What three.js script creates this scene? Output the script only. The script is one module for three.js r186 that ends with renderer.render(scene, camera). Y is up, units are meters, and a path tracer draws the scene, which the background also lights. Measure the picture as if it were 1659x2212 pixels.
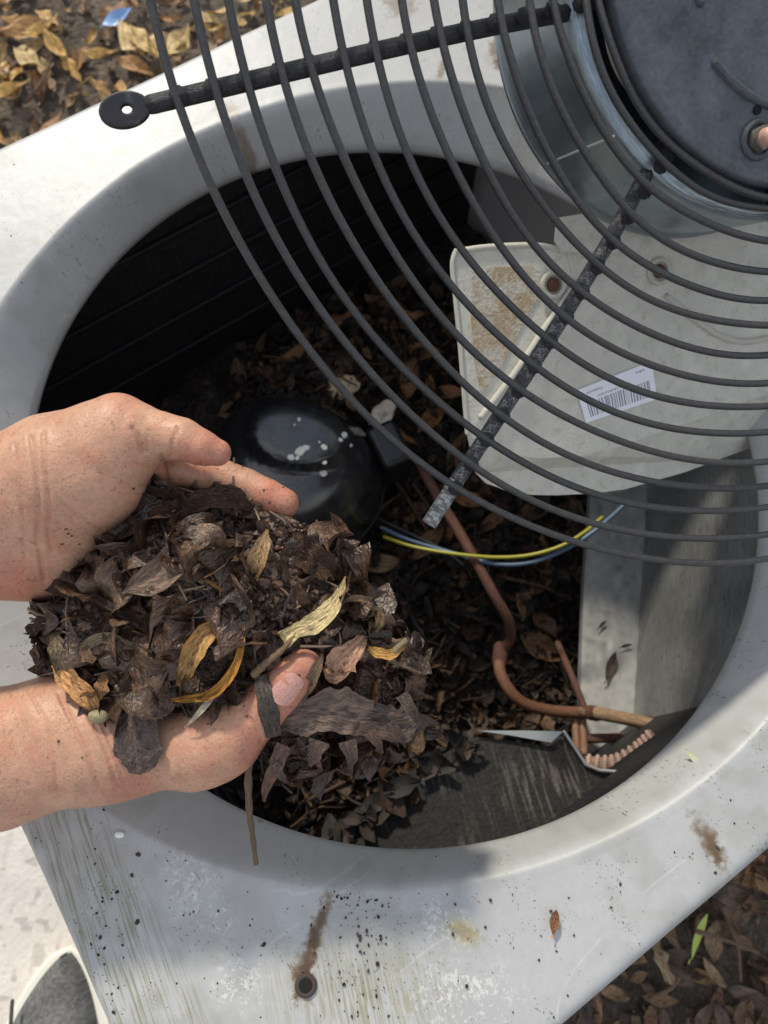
import * as THREE from 'three';
import { mergeGeometries, mergeVertices, toCreasedNormals } from 'three/addons/utils/BufferGeometryUtils.js';
import { RoundedBoxGeometry } from 'three/addons/geometries/RoundedBoxGeometry.js';
import { ImprovedNoise } from 'three/addons/math/ImprovedNoise.js';

// ------------------------------------------------------------------ camera, sky, sun, exposure
const scene = new THREE.Scene();
const TOP = 0.50;                                   // height of the cabinet's top panel
const CAM = new THREE.Vector3(0, TOP + 0.436, 0);
const FW = new THREE.Vector3(0, -0.94303428, -0.33269557);
const RT = new THREE.Vector3(0.99851458, 0.01812695, -0.05138132);
const UP = new THREE.Vector3(-0.05448511, 0.33220138, -0.94163348);
const camera = new THREE.PerspectiveCamera(67.0, 768 / 1024, 0.02, 200);
camera.position.copy(CAM);
camera.quaternion.setFromRotationMatrix(new THREE.Matrix4().makeBasis(RT, UP, FW.clone().negate()));
camera.updateMatrixWorld(true);
camera.focus = 0.37; camera.userData.fStop = 12;
scene.add(camera);

const renderer = new THREE.WebGLRenderer({ antialias: true });
renderer.setSize(768, 1024);
renderer.toneMapping = THREE.LinearToneMapping;
renderer.toneMappingExposure = 1.0;
renderer.shadowMap.enabled = true;
renderer.shadowMap.type = THREE.PCFSoftShadowMap;

const SUN_DIR = new THREE.Vector3(-0.33, 0.64, -0.69).normalize();
const sun = new THREE.DirectionalLight(new THREE.Color(1.0, 0.93, 0.80), 3.35);
sun.position.copy(SUN_DIR).multiplyScalar(6); sun.target.position.set(0, 0, 0);
sun.castShadow = true; sun.shadow.radius = 10; sun.shadow.mapSize.set(2048, 2048);
Object.assign(sun.shadow.camera, { left: -2, right: 2, top: 2, bottom: -2, near: 0.1, far: 14 });
scene.add(sun, sun.target);

{ // hazy daylight sky
  const w = 256, h = 128, d = new Float32Array(w * h * 4), N = new ImprovedNoise();
  for (let j = 0; j < h; j++) for (let i = 0; i < w; i++) {
    const el = ((j + 0.5) / h - 0.5) * Math.PI, az = (i + 0.5) / w * Math.PI * 2;
    const s = Math.max(0, Math.sin(el)), dx = Math.cos(el) * Math.cos(az), dz = Math.cos(el) * Math.sin(az);
    let n = 0; for (let o = 0, f = 1.6, a = 1; o < 4; o++, f *= 2, a *= 0.5) n += a * N.noise(dx * f + 3.1, s * f * 1.4, dz * f + 7.7);
    const c = Math.min(1, Math.max(0, (n + 0.25) * 1.3)), k = Math.pow(1 - s, 2.5);
    const r = 0.52 + 0.26 * k, g = 0.62 + 0.19 * k, b = 0.80 + 0.04 * k;
    const m = el < 0 ? 0.25 : 1, q = (j * w + i) * 4;
    d[q] = (r + (0.92 - r) * c) * m; d[q + 1] = (g + (0.92 - g) * c) * m; d[q + 2] = (b + (0.94 - b) * c) * m; d[q + 3] = 1;
  }
  const t = new THREE.DataTexture(d, w, h, THREE.RGBAFormat, THREE.FloatType);
  t.mapping = THREE.EquirectangularReflectionMapping; t.magFilter = t.minFilter = THREE.LinearFilter; t.needsUpdate = true;
  scene.background = t; scene.environment = t;
  scene.backgroundIntensity = 1.0; scene.environmentIntensity = 1.0;
}

// ------------------------------------------------------------------ helpers
const V3 = (x, y, z) => new THREE.Vector3(x, y, z);
const F = 1671, CX = 829.5, CY = 1106;              // photograph read on a 1659 x 2212 grid
const dirOf = (x, y) => FW.clone().addScaledVector(RT, (x - CX) / F).addScaledVector(UP, (CY - y) / F);
const P = (x, y, depth) => dirOf(x, y).multiplyScalar(depth).add(CAM);
const onY = (x, y, Y) => { const d = dirOf(x, y); return d.multiplyScalar((Y - CAM.y) / d.y).add(CAM); };
const onPlane = (x, y, o, n) => { const d = dirOf(x, y); return d.multiplyScalar(o.clone().sub(CAM).dot(n) / d.dot(n)).add(CAM); };
const toPx = v => { const p = v.clone().sub(CAM), z = p.dot(FW); return [CX + F * p.dot(RT) / z, CY - F * p.dot(UP) / z, z]; };
const px2m = (p, depth) => p * depth / F;
function rng(seed) { let a = seed >>> 0; return () => { a = (a + 0x6D2B79F5) | 0; let t = Math.imul(a ^ (a >>> 15), 1 | a); t = (t + Math.imul(t ^ (t >>> 7), 61 | t)) ^ t; return ((t ^ (t >>> 14)) >>> 0) / 4294967296; }; }
const PN = new ImprovedNoise();
const fbm = (x, y, z, oct = 4) => { let s = 0, a = 1, t = 0; for (let o = 0; o < oct; o++) { s += a * PN.noise(x, y, z); t += a; a *= 0.5; x = x * 2.03 + 5.2; y = y * 2.03 + 1.3; z = z * 2.03 + 8.1; } return s / t; };
const clamp = (x, a = 0, b = 1) => Math.min(b, Math.max(a, x));
const sm = (a, b, x) => { const t = clamp((x - a) / (b - a)); return t * t * (3 - 2 * t); };
const mix = (a, b, t) => a + (b - a) * t;
const lin = (r, g, b) => new THREE.Color().setRGB(r, g, b);
const used = {};
function numbered(name) { const k = used[name] = (used[name] ?? -1) + 1; return k ? `${name}_${String(k).padStart(3, '0')}` : name; }
function mesh(name, geo, mat, parent) {
  const m = new THREE.Mesh(geo, mat); m.castShadow = m.receiveShadow = true;
  if (parent) { m.name = name; parent.add(m); } else { m.name = numbered(name); scene.add(m); }
  return m;
}
function tag(o, label, category, group, kind) { o.userData.label = label; o.userData.category = category; if (group) o.userData.group = group; if (kind) o.userData.kind = kind; return o; }
function thing(name, label, category, group) { const g = new THREE.Group(); g.name = numbered(name); scene.add(g); return tag(g, label, category, group); }
function setting(name, geo, mat) { const m = mesh(name, geo, mat); m.userData.kind = 'structure'; return m; }
function tex(w, h, fn, srgb = true, rep = true) {
  const d = new Uint8Array(w * h * 4);
  for (let j = 0; j < h; j++) for (let i = 0; i < w; i++) { const c = fn((i + 0.5) / w, (j + 0.5) / h), q = (j * w + i) * 4; d[q] = clamp(c[0]) * 255; d[q + 1] = clamp(c[1]) * 255; d[q + 2] = clamp(c[2]) * 255; d[q + 3] = 255; }
  const t = new THREE.DataTexture(d, w, h, THREE.RGBAFormat); t.magFilter = THREE.LinearFilter; t.minFilter = THREE.LinearMipmapLinearFilter; t.generateMipmaps = true;
  if (rep) t.wrapS = t.wrapT = THREE.RepeatWrapping; if (srgb) t.colorSpace = THREE.SRGBColorSpace; t.needsUpdate = true; return t;
}
// tileable value noise for repeating textures
function tileNoise(n, seed) {
  const r = rng(seed), g = new Float32Array(n * n); for (let i = 0; i < n * n; i++) g[i] = r();
  return (u, v) => { u = ((u % 1) + 1) % 1 * n; v = ((v % 1) + 1) % 1 * n; const i = Math.floor(u), j = Math.floor(v), a = u - i, b = v - j, s = a * a * (3 - 2 * a), t = b * b * (3 - 2 * b); const G = (x, y) => g[(y % n) * n + (x % n)]; return mix(mix(G(i, j), G(i + 1, j), s), mix(G(i, j + 1), G(i + 1, j + 1), s), t); };
}
const std = o => new THREE.MeshStandardMaterial({ side: THREE.DoubleSide, roughness: 0.7, ...o });
// planar uv (metres) from world-like x, z of a geometry
function uvXZ(g, s = 1) { const p = g.attributes.position, u = new Float32Array(p.count * 2); for (let i = 0; i < p.count; i++) { u[i * 2] = p.getX(i) * s; u[i * 2 + 1] = (p.getZ(i) - p.getY(i) * 0.35) * s; } g.setAttribute('uv', new THREE.BufferAttribute(u, 2)); return g; }
// a sheet of given thickness over a traced outline; hit(x, y) gives the world point, n its normal
function sheet(pts, hit, n, t = 0.0015) {
  const w = pts.map(p => hit(p[0], p[1])), o = w[0].clone();
  const u = w[1].clone().sub(o); u.addScaledVector(n, -u.dot(n)).normalize(); const v = n.clone().cross(u);
  const q = w.map(p => { const d = p.clone().sub(o); return new THREE.Vector2(d.dot(u), d.dot(v)); });
  let area = 0; for (let i = 0; i < q.length; i++) { const a = q[i], b = q[(i + 1) % q.length]; area += a.x * b.y - b.x * a.y; }
  const idx = q.map((_, i) => i); if (area < 0) { q.reverse(); idx.reverse(); }
  const tr = THREE.ShapeUtils.triangulateShape(q, []), pos = [], uv = [];
  const W = idx.map(i => w[i]), B = W.map(p => p.clone().addScaledVector(n, -t));
  const put = (p, k) => { pos.push(p.x, p.y, p.z); uv.push(q[k].x, q[k].y); };
  for (const [a, b, c] of tr) { put(W[a], a); put(W[b], b); put(W[c], c); put(B[a], a); put(B[c], c); put(B[b], b); }
  for (let i = 0; i < W.length; i++) { const j = (i + 1) % W.length; put(W[i], i); put(B[i], i); put(W[j], j); put(B[i], i); put(B[j], j); put(W[j], j); }
  const g = new THREE.BufferGeometry(); g.setAttribute('position', new THREE.Float32BufferAttribute(pos, 3)); g.setAttribute('uv', new THREE.Float32BufferAttribute(uv, 2)); g.computeVertexNormals(); return g;
}
const tube = (pts, r, seg = 40, rad = 10) => new THREE.TubeGeometry(new THREE.CatmullRomCurve3(pts), seg, r, rad);
function capTube(pts, r, seg = 40, rad = 10) { const g = tube(pts, r, seg, rad), a = new THREE.SphereGeometry(r, rad, 6).translate(pts[0].x, pts[0].y, pts[0].z), e = pts[pts.length - 1], b = new THREE.SphereGeometry(r, rad, 6).translate(e.x, e.y, e.z); return mergeGeometries([g, a, b]); }
// tapering tube: radius function of t
function taperTube(pts, rf, seg = 30, rad = 8) {
  const c = new THREE.CatmullRomCurve3(pts), fr = c.computeFrenetFrames(seg), pos = [], uv = [], ix = [];
  for (let i = 0; i <= seg; i++) { const t = i / seg, p = c.getPoint(t), r = rf(t); for (let k = 0; k <= rad; k++) { const a = k / rad * Math.PI * 2; const d = fr.normals[i].clone().multiplyScalar(Math.cos(a) * r).addScaledVector(fr.binormals[i], Math.sin(a) * r); pos.push(p.x + d.x, p.y + d.y, p.z + d.z); uv.push(t, k / rad); } }
  for (let i = 0; i < seg; i++) for (let k = 0; k < rad; k++) { const a = i * (rad + 1) + k, b = a + rad + 1; ix.push(a, b, a + 1, b, b + 1, a + 1); }
  const g = new THREE.BufferGeometry(); g.setAttribute('position', new THREE.Float32BufferAttribute(pos, 3)); g.setAttribute('uv', new THREE.Float32BufferAttribute(uv, 2)); g.setIndex(ix); g.computeVertexNormals(); return g;
}
// naive surface nets over a signed distance function
function surfaceNets(sdf, mn, mx, h) {
  const nx = Math.ceil((mx.x - mn.x) / h) + 1, ny = Math.ceil((mx.y - mn.y) / h) + 1, nz = Math.ceil((mx.z - mn.z) / h) + 1, B = 6;
  const val = new Float32Array(nx * ny * nz).fill(1), I = (i, j, k) => (k * ny + j) * nx + i;
  for (let k0 = 0; k0 < nz; k0 += B) for (let j0 = 0; j0 < ny; j0 += B) for (let i0 = 0; i0 < nx; i0 += B) {
    const c = sdf(mn.x + (i0 + B / 2) * h, mn.y + (j0 + B / 2) * h, mn.z + (k0 + B / 2) * h), far = Math.abs(c) > B * h * 1.3;
    for (let k = k0; k < Math.min(nz, k0 + B); k++) for (let j = j0; j < Math.min(ny, j0 + B); j++) for (let i = i0; i < Math.min(nx, i0 + B); i++) val[I(i, j, k)] = far ? c : sdf(mn.x + i * h, mn.y + j * h, mn.z + k * h);
  }
  const vid = new Int32Array(nx * ny * nz).fill(-1), pos = [], ix = [];
  for (let k = 0; k < nz - 1; k++) for (let j = 0; j < ny - 1; j++) for (let i = 0; i < nx - 1; i++) {
    let m = 0; const v = []; for (let c = 0; c < 8; c++) { const d = val[I(i + (c & 1), j + ((c >> 1) & 1), k + (c >> 2))]; v.push(d); if (d < 0) m |= 1 << c; }
    if (m === 0 || m === 255) continue;
    let x = 0, y = 0, z = 0, n = 0;
    for (let a = 0; a < 8; a++) for (let s = 0; s < 3; s++) { const b = a | (1 << s); if (b === a) continue; if ((v[a] < 0) === (v[b] < 0)) continue; const t = v[a] / (v[a] - v[b]); x += (a & 1) + (s === 0 ? t : 0); y += ((a >> 1) & 1) + (s === 1 ? t : 0); z += (a >> 2) + (s === 2 ? t : 0); n++; }
    vid[I(i, j, k)] = pos.length / 3; pos.push(mn.x + (i + x / n) * h, mn.y + (j + y / n) * h, mn.z + (k + z / n) * h);
  }
  for (let k = 1; k < nz - 1; k++) for (let j = 1; j < ny - 1; j++) for (let i = 1; i < nx - 1; i++) {
    const s = val[I(i, j, k)] < 0, q = (a, b, c, d, f) => { if (a < 0 || b < 0 || c < 0 || d < 0) return; if (f) ix.push(a, b, c, a, c, d); else ix.push(a, c, b, a, d, c); };
    if (s !== (val[I(i + 1, j, k)] < 0)) q(vid[I(i, j - 1, k - 1)], vid[I(i, j, k - 1)], vid[I(i, j, k)], vid[I(i, j - 1, k)], s);
    if (s !== (val[I(i, j + 1, k)] < 0)) q(vid[I(i - 1, j, k - 1)], vid[I(i - 1, j, k)], vid[I(i, j, k)], vid[I(i, j, k - 1)], s);
    if (s !== (val[I(i, j, k + 1)] < 0)) q(vid[I(i - 1, j - 1, k)], vid[I(i, j - 1, k)], vid[I(i, j, k)], vid[I(i - 1, j, k)], s);
  }
  const g = new THREE.BufferGeometry(); g.setAttribute('position', new THREE.Float32BufferAttribute(pos, 3)); g.setIndex(ix); g.computeVertexNormals(); return g;
}
const cone = (x, y, z, a, b, r1, r2) => { const bx = b.x - a.x, by = b.y - a.y, bz = b.z - a.z, px = x - a.x, py = y - a.y, pz = z - a.z, t = clamp((px * bx + py * by + pz * bz) / (bx * bx + by * by + bz * bz + 1e-12)); return Math.hypot(px - bx * t, py - by * t, pz - bz * t) - (r1 + (r2 - r1) * t); };
const smin = (a, b, k) => { const h = Math.max(k - Math.abs(a - b), 0) / k; return Math.min(a, b) - h * h * k * 0.25; };

// cabinet frame: e1, e2 run along the panel's edges
const EA = -37.49 * Math.PI / 180, E1 = V3(Math.cos(EA), 0, Math.sin(EA)), E2 = V3(-Math.sin(EA), 0, Math.cos(EA));
const OC = V3(0.0088, 0, -0.2180);
const fromE = (a, b, y) => OC.clone().addScaledVector(E1, a).addScaledVector(E2, b).setY(y);
const toE = p => { const d = p.clone().sub(OC).setY(0); return [d.dot(E1), d.dot(E2)]; };
const pxE = (x, y) => toE(onY(x, y, TOP));

// ------------------------------------------------------------------ textures
const n8 = tileNoise(8, 11), n16 = tileNoise(16, 12), n32 = tileNoise(32, 13), n64 = tileNoise(64, 14), n128 = tileNoise(128, 15), n256 = tileNoise(256, 16);
const grainBump = tex(512, 512, (u, v) => { const g = 0.4 * n64(u, v) + 0.35 * n128(u, v) + 0.25 * n256(u, v); return [g, g, g]; }, false);
const bark = tex(512, 512, (u, v) => { const g = 0.35 * n16(u * 1, v * 4) + 0.35 * n64(u, v * 2) + 0.3 * n256(u, v); const k = 0.45 + 0.75 * g; return [k, k * 0.97, k * 0.93]; });
const barkStrip = tex(512, 256, (u, v) => { const g = 0.5 * n64(u * 0.5, v * 1.5) + 0.3 * n256(u * 0.4, v * 1.2) + 0.2 * n128(u * 2, v * 2), k = 0.30 + 0.75 * sm(0.25, 0.75, g); return [k, k * 0.96, k * 0.93]; });
const leafMap = (() => {
  const w = 256, h = 128, r = rng(5);
  return tex(w, h, (u, v) => {
    const d = Math.abs(v - 0.5) * 2, ph = (u * 9 - d * 2.2 + 0.9 * n8(u, v)); const side = Math.exp(-Math.pow((ph - Math.round(ph)) * 8, 2));
    let g = 0.80 + 0.36 * (n8(u, v) - 0.5) + 0.26 * (n32(u, v) - 0.5) + 0.2 * (n128(u * 2, v) - 0.5);
    g += 0.05 * side * sm(0.02, 0.1, d); g += 0.14 * Math.exp(-Math.pow(d * 16, 2)); g -= 0.26 * sm(0.66, 0.82, n16(u + 0.3, v + 0.7));
    return [g, g * (0.96 + 0.06 * n16(v, u)), g * 0.92];
  }, true, true);
})();
const leafBump = tex(256, 128, (u, v) => { const d = Math.abs(v - 0.5) * 2, ph = (u * 9 - d * 2.2 + 0.9 * n8(u, v)); const side = Math.exp(-Math.pow((ph - Math.round(ph)) * 6, 2)); const g = 0.35 + 0.14 * side + 0.35 * Math.exp(-Math.pow(d * 14, 2)) + 0.3 * (n32(u, v) - 0.5) + 0.2 * (n128(u * 2, v) - 0.5); return [g, g, g]; }, false);
const leafMat = (r, g, b, rough = 0.62) => std({ color: lin(r, g, b), map: leafMap, bumpMap: leafBump, bumpScale: 0.0012, roughness: rough });

// ------------------------------------------------------------------ ground
const soilMap = tex(1024, 1024, (u, v) => { const g = 0.35 * n16(u, v) + 0.25 * n64(u, v) + 0.4 * n256(u, v), k = 0.14 + 0.34 * g; return [k * 1.12, k * 0.98, k * 0.84]; });
{
  const g = new THREE.PlaneGeometry(60, 60, 1, 1).rotateX(-Math.PI / 2), u = g.attributes.uv; for (let i = 0; i < u.count; i++) u.setXY(i, u.getX(i) * 100, u.getY(i) * 100);
  setting('ground', g, std({ map: soilMap, bumpMap: grainBump, bumpScale: 0.006, roughness: 0.95 }));
  // pale concrete slab beside the cabinet
  const a = [[-0.292, -0.9], [-2.2, -0.9], [-2.2, 2.4], [-0.292, 2.4]].map(([p, q]) => fromE(p, q, 0.03));
  const n = V3(0, 1, 0), pos = [], uv = [];
  const s = new THREE.BoxGeometry(1.908, 0.06, 3.3); s.applyMatrix4(new THREE.Matrix4().makeBasis(E1, n, E2).setPosition(fromE(-1.246, 0.75, 0.0)));
  uvXZ(s, 2);
  const conc = tex(1024, 1024, (u, v) => { const g = 0.5 * n8(u, v) + 0.25 * n32(u, v) + 0.25 * n256(u, v); let k = 0.80 + 0.16 * (g - 0.5); k -= 0.10 * sm(0.72, 0.9, n64(u + 0.2, v)); const w = Math.abs(((u * 6 + 0.3 * n8(v, u)) % 1) - 0.5); k -= 0.05 * sm(0.06, 0.0, w) * n32(u, v); return [k * 1.0, k * 0.965, k * 0.925]; });
  setting('concrete_slab', s, std({ map: conc, bumpMap: grainBump, bumpScale: 0.0015, roughness: 0.9 }));
}

// ------------------------------------------------------------------ condenser cabinet
const cabinet = thing('condenser_cabinet', 'grey plastic topped outdoor condenser cabinet with round open top', 'condenser');
const RI = t => 0.24958 * (1 - 0.0156 - 0.018 * Math.cos(t) + 0.0067 * Math.sin(t) - 0.0152 * Math.cos(2 * t) + 0.0209 * Math.sin(2 * t));
const RC = t => 0.26953 * (1 + 0.0452 - 0.010 + 0.022 * Math.cos(t) - 0.0164 * Math.sin(t) + 0.020 * Math.cos(2 * t) - 0.038 * Math.sin(2 * t));
const E1MIN = -0.306, E1MAX = 0.345, E2MIN = -0.336, E2MAX = 0.314;
const panelDrop = (a, b) => { const ridge = -0.262 - 1.31 * b * b; const d = Math.max(0, ridge - a); return -0.30 * d * sm(0, 0.006, d); };
{
  const NT = 360, prof = [];
  const pos = [], uv = [], ix = [];
  const rows = [];
  const edge = (t) => { // distance from the opening's centre to the rounded rectangle
    const c = Math.cos(t - EA), s = Math.sin(t - EA), k = 9;
    const hx = c > 0 ? E1MAX : -E1MIN, hz = s > 0 ? E2MAX : -E2MIN;
    return 1 / Math.pow(Math.pow(Math.abs(c) / hx, 26) + Math.pow(Math.abs(s) / hz, 26), 1 / 26);
  };
  for (let q = 0; q <= NT; q++) {
    const t = q / NT * Math.PI * 2, ri = RI(t), rc = RC(t), re = edge(t), col = [];
    col.push([ri + 0.006, -0.046], [ri + 0.0012, -0.0425], [ri, -0.037]);
    for (let i = 1; i <= 8; i++) { const s = i / 9; col.push([mix(ri, rc - 0.004, s), -0.037 + 0.0345 * Math.pow(s, 0.92)]); }
    col.push([rc - 0.0035, -0.0027], [rc - 0.002, -0.0012], [rc - 0.0008, -0.0002], [rc + 0.001, 0.0004], [rc + 0.004, 0]);
    for (let i = 1; i <= 26; i++) col.push([mix(Math.min(rc + 0.004, re - 0.012), re - 0.008, i / 26), 0]);
    for (let i = 1; i <= 6; i++) { const a = i / 6 * Math.PI / 2; col.push([re - 0.008 + 0.008 * Math.sin(a), -0.008 + 0.008 * Math.cos(a)]); }
    col.push([re + 0.001, -0.03], [re + 0.002, -0.05], [re - 0.002, -0.051], [re - 0.003, -0.03]);
    rows.push(col.map(([r, y]) => { const x = OC.x + Math.cos(t) * r, z = OC.z + Math.sin(t) * r, e = toE(V3(x, 0, z)); const bow = 0.0012 * fbm(e[0] * 9, e[1] * 9, 2.2, 2) * (r > rc ? 1 : 0.3); return [x, TOP + y + (r > rc ? panelDrop(e[0], e[1]) : 0) + bow, z, e[0], e[1]]; }));
  }
  const M = rows[0].length;
  for (const r of rows) for (const p of r) { pos.push(p[0], p[1], p[2]); uv.push((p[3] + 0.37) / 0.74, (p[4] + 0.37) / 0.74); }
  for (let q = 0; q < NT; q++) for (let i = 0; i < M - 1; i++) { const a = q * M + i, b = a + M; ix.push(a, a + 1, b, b, a + 1, b + 1); }
  const g = new THREE.BufferGeometry(); g.setAttribute('position', new THREE.Float32BufferAttribute(pos, 3)); g.setAttribute('uv', new THREE.Float32BufferAttribute(uv, 2)); g.setIndex(ix); g.computeVertexNormals();
  // weathering on the panel: stains, chalky scuffs, dirt streaks, rust, all where the photograph has them
  const S = (x, y) => pxE(x, y);
  const blob = (cx, cy, rx, ry, ang) => { const c = S(cx, cy), k = 0.436 * 1.06 / F; const ca = Math.cos(ang), sa = Math.sin(ang); const d = S(cx + 30 * ca, cy + 30 * sa), ux = d[0] - c[0], uy = d[1] - c[1], l = Math.hypot(ux, uy); return (a, b) => { const dx = a - c[0], dy = b - c[1]; const p = (dx * ux + dy * uy) / l / (rx * k), q = (-dx * uy + dy * ux) / l / (ry * k); return Math.hypot(p, q); }; };
  const chalk = [blob(415, 1915, 75, 48, 1.0), blob(515, 2120, 60, 50, 0.6), blob(960, 1995, 60, 45, 0.5), blob(1000, 2150, 120, 70, 0), blob(470, 1985, 40, 30, 0)];
  const brown = [[blob(690, 2000, 60, 14, 1.85), 0.95], [blob(668, 2060, 70, 13, 1.8), 0.9], [blob(652, 2120, 40, 20, 1.6), 0.9], [blob(1532, 1815, 55, 20, 1.05), 0.75], [blob(1545, 1840, 28, 13, 1.05), 0.7], [blob(1070, 110, 18, 55, 0), 0.65], [blob(1075, 140, 10, 20, 0), 0.9], [blob(955, 150, 12, 45, 0.2), 0.55], [blob(490, 235, 40, 30, 0.6), 0.5], [blob(525, 275, 30, 22, 0.6), 0.55], [blob(865, 10, 50, 50, 0), 0.5], [blob(1005, 2015, 34, 16, 0.4), 0.35]];
  const yel = blob(1000, 2010, 40, 26, 0.4), fold = blob(770, 2160, 100, 190, 1.7);
  const mp = tex(2048, 2048, (u, v) => {
    const a = u * 0.74 - 0.37, b = v * 0.74 - 0.37;
    const lo = fbm(a * 9, b * 9, 0.5, 2), hi = n256(u * 7, v * 7), md = n128(u * 2, v * 2);
    let k = 0.675 + 0.05 * lo + 0.022 * (hi - 0.5) + 0.02 * (md - 0.5);
    let r = k, g2 = k * 0.998, bl = k * 0.985;
    // greyish film in blotches with a grain
    const film = sm(0.5, 0.75, 0.6 * n16(u, v) + 0.4 * n64(u * 1.3, v * 1.3)) * (0.5 + 0.5 * hi); r -= 0.05 * film; g2 -= 0.05 * film; bl -= 0.062 * film;
    // wiped streaks on the sloping side strip and by the fold, running along the edge
    const strip = sm(-0.255, -0.275, a) * sm(0.02, 0.07, b);
    if (strip > 0) { const st = n256((a + b * 0.16) * 9, b * 0.35) * 0.6 + n128((a + b * 0.16) * 14, b * 0.3) * 0.4; const s = strip * sm(0.45, 0.75, st); r -= 0.13 * s; g2 -= 0.135 * s; bl -= 0.19 * s; }
    const fo = clamp(1.15 - fold(a, b)); if (fo > 0) { const st = n256((a * 0.9 + b * 0.35) * 8, (b - a) * 0.3); const s = fo * sm(0.4, 0.75, st); r -= 0.10 * s; g2 -= 0.11 * s; bl -= 0.19 * s; }
    for (const f of chalk) { const d = f(a, b); if (d < 1.4) { const s = sm(1.3, 0.3, d) * sm(0.52, 0.72, 0.4 * n256(u * 4, v * 4) + 0.35 * n256(u * 1.6, v * 1.6) + 0.25 * n64(u * 2, v * 2)); r += 0.115 * s; g2 += 0.112 * s; bl += 0.105 * s; } }
    const yd = yel(a, b); if (yd < 1.3) { const s = sm(1.2, 0.2, yd) * n128(u * 3, v * 3); r += 0.05 * s; g2 += 0.02 * s; bl -= 0.18 * s; }
    for (const [f, w] of brown) { const d = f(a, b) + 0.7 * (n128(u * 2.3, v * 2.3) - 0.5) + 0.4 * (hi - 0.5); if (d < 1.3) { const s = w * sm(1.25, 0.25, d); r = mix(r, 0.33, s * 0.85); g2 = mix(g2, 0.25, s * 0.88); bl = mix(bl, 0.17, s * 0.9); } }
    // fine specks of ingrained dirt
    const sp = sm(0.86, 0.95, n256(u * 4 + 0.13, v * 4)) * sm(0.5, 0.7, n32(u * 2, v * 2)); r -= 0.28 * sp; g2 -= 0.29 * sp; bl -= 0.31 * sp;
    // a few scratches
    const sc = sm(0.012, 0.0, Math.abs(fbm(a * 5 + 9, b * 22, 7.7, 2))) * sm(0.55, 0.7, n16(u * 3, v * 3)); r += 0.05 * sc; g2 += 0.05 * sc; bl += 0.05 * sc;
    return [r, g2, bl];
  }, true, false);
  const m = mesh('top_panel', g, std({ map: mp, bumpMap: grainBump, bumpScale: 0.0002, roughness: 0.42 }), cabinet);
  m.userData.label = 'weathered light grey plastic top panel with round opening';
  // mounting hole in a stained dimple
  const hp = onY(661, 2128, TOP), hg = new THREE.TorusGeometry(0.0042, 0.0013, 8, 24).rotateX(Math.PI / 2).translate(hp.x, TOP + 0.0006, hp.z);
  mesh('screw_hole_rim', hg, std({ color: lin(0.06, 0.045, 0.035), roughness: 0.9 }), cabinet);
  mesh('screw_hole', new THREE.CylinderGeometry(0.0032, 0.0032, 0.002, 18).translate(hp.x, TOP + 0.0006, hp.z), std({ color: lin(0.012, 0.01, 0.009), roughness: 1 }), cabinet);
}
// cabinet walls, coils, base
const coilMap = tex(256, 256, (u, v) => { const f = 0.5 + 0.5 * Math.sin(u * Math.PI * 2 * 40), k = 0.09 + 0.05 * f * n32(u, v) + 0.06 * n64(u, v * 2); return [k, k, k * 1.02]; });
{
  const wall = (name, a0, b0, a1, b1, y0, y1, t, mat) => {
    const p = fromE(a0, b0, 0), q = fromE(a1, b1, 0), L = p.distanceTo(q), x = q.clone().sub(p).normalize(), z = x.clone().cross(V3(0, 1, 0));
    const g = new THREE.BoxGeometry(L, y1 - y0, t), u = g.attributes.uv; for (let i = 0; i < u.count; i++) u.setXY(i, u.getX(i) * L * 4, u.getY(i) * (y1 - y0) * 4);
    g.applyMatrix4(new THREE.Matrix4().makeBasis(x, V3(0, 1, 0), z).setPosition(p.add(q).multiplyScalar(0.5).setY((y0 + y1) / 2)));
    return mesh(name, g, mat, cabinet);
  };
  const painted = std({ color: lin(0.6, 0.6, 0.58), roughness: 0.55 }), coil = std({ map: coilMap, bumpMap: grainBump, bumpScale: 0.001, roughness: 0.6 });
  wall('side_wall', -0.285, -0.30, -0.285, 0.29, 0.03, TOP - 0.03, 0.004, painted); wall('side_wall', 0.322, -0.30, 0.322, 0.29, 0, TOP - 0.01, 0.004, painted);
  wall('side_wall', -0.285, -0.313, 0.322, -0.313, 0, TOP - 0.01, 0.004, painted); wall('side_wall', -0.285, 0.293, 0.322, 0.293, 0, TOP - 0.01, 0.004, painted);
  wall('coil', -0.268, -0.285, -0.268, 0.28, 0.03, TOP - 0.05, 0.022, coil); wall('coil', -0.25, -0.288, 0.30, -0.288, 0.03, TOP - 0.05, 0.022, coil); wall('coil', -0.25, 0.272, 0.12, 0.272, 0.03, TOP - 0.05, 0.022, coil);
  // black hairpin tubes running along the coils
  const tm = std({ color: lin(0.009, 0.009, 0.010), roughness: 0.7 });
  for (let i = 0; i < 8; i++) {
    const y = 0.06 + i * 0.05;
    mesh('coil_tube', tube([fromE(-0.2545, -0.26, y), fromE(-0.2545, 0, y + 0.001), fromE(-0.2545, 0.25, y)], 0.0022, 12, 8), tm, cabinet);
    mesh('coil_tube', tube([fromE(-0.24, -0.2745, y), fromE(0.05, -0.2745, y + 0.001), fromE(0.28, -0.2745, y)], 0.0022, 12, 8), tm, cabinet);
  }
  const base = new THREE.BoxGeometry(0.60, 0.02, 0.60); base.applyMatrix4(new THREE.Matrix4().makeBasis(E1, V3(0, 1, 0), E2).setPosition(fromE(0.018, -0.01, 0.02)));
  mesh('base_pan', base, painted, cabinet);
}
const LEDGE = TOP - 0.30;
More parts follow.
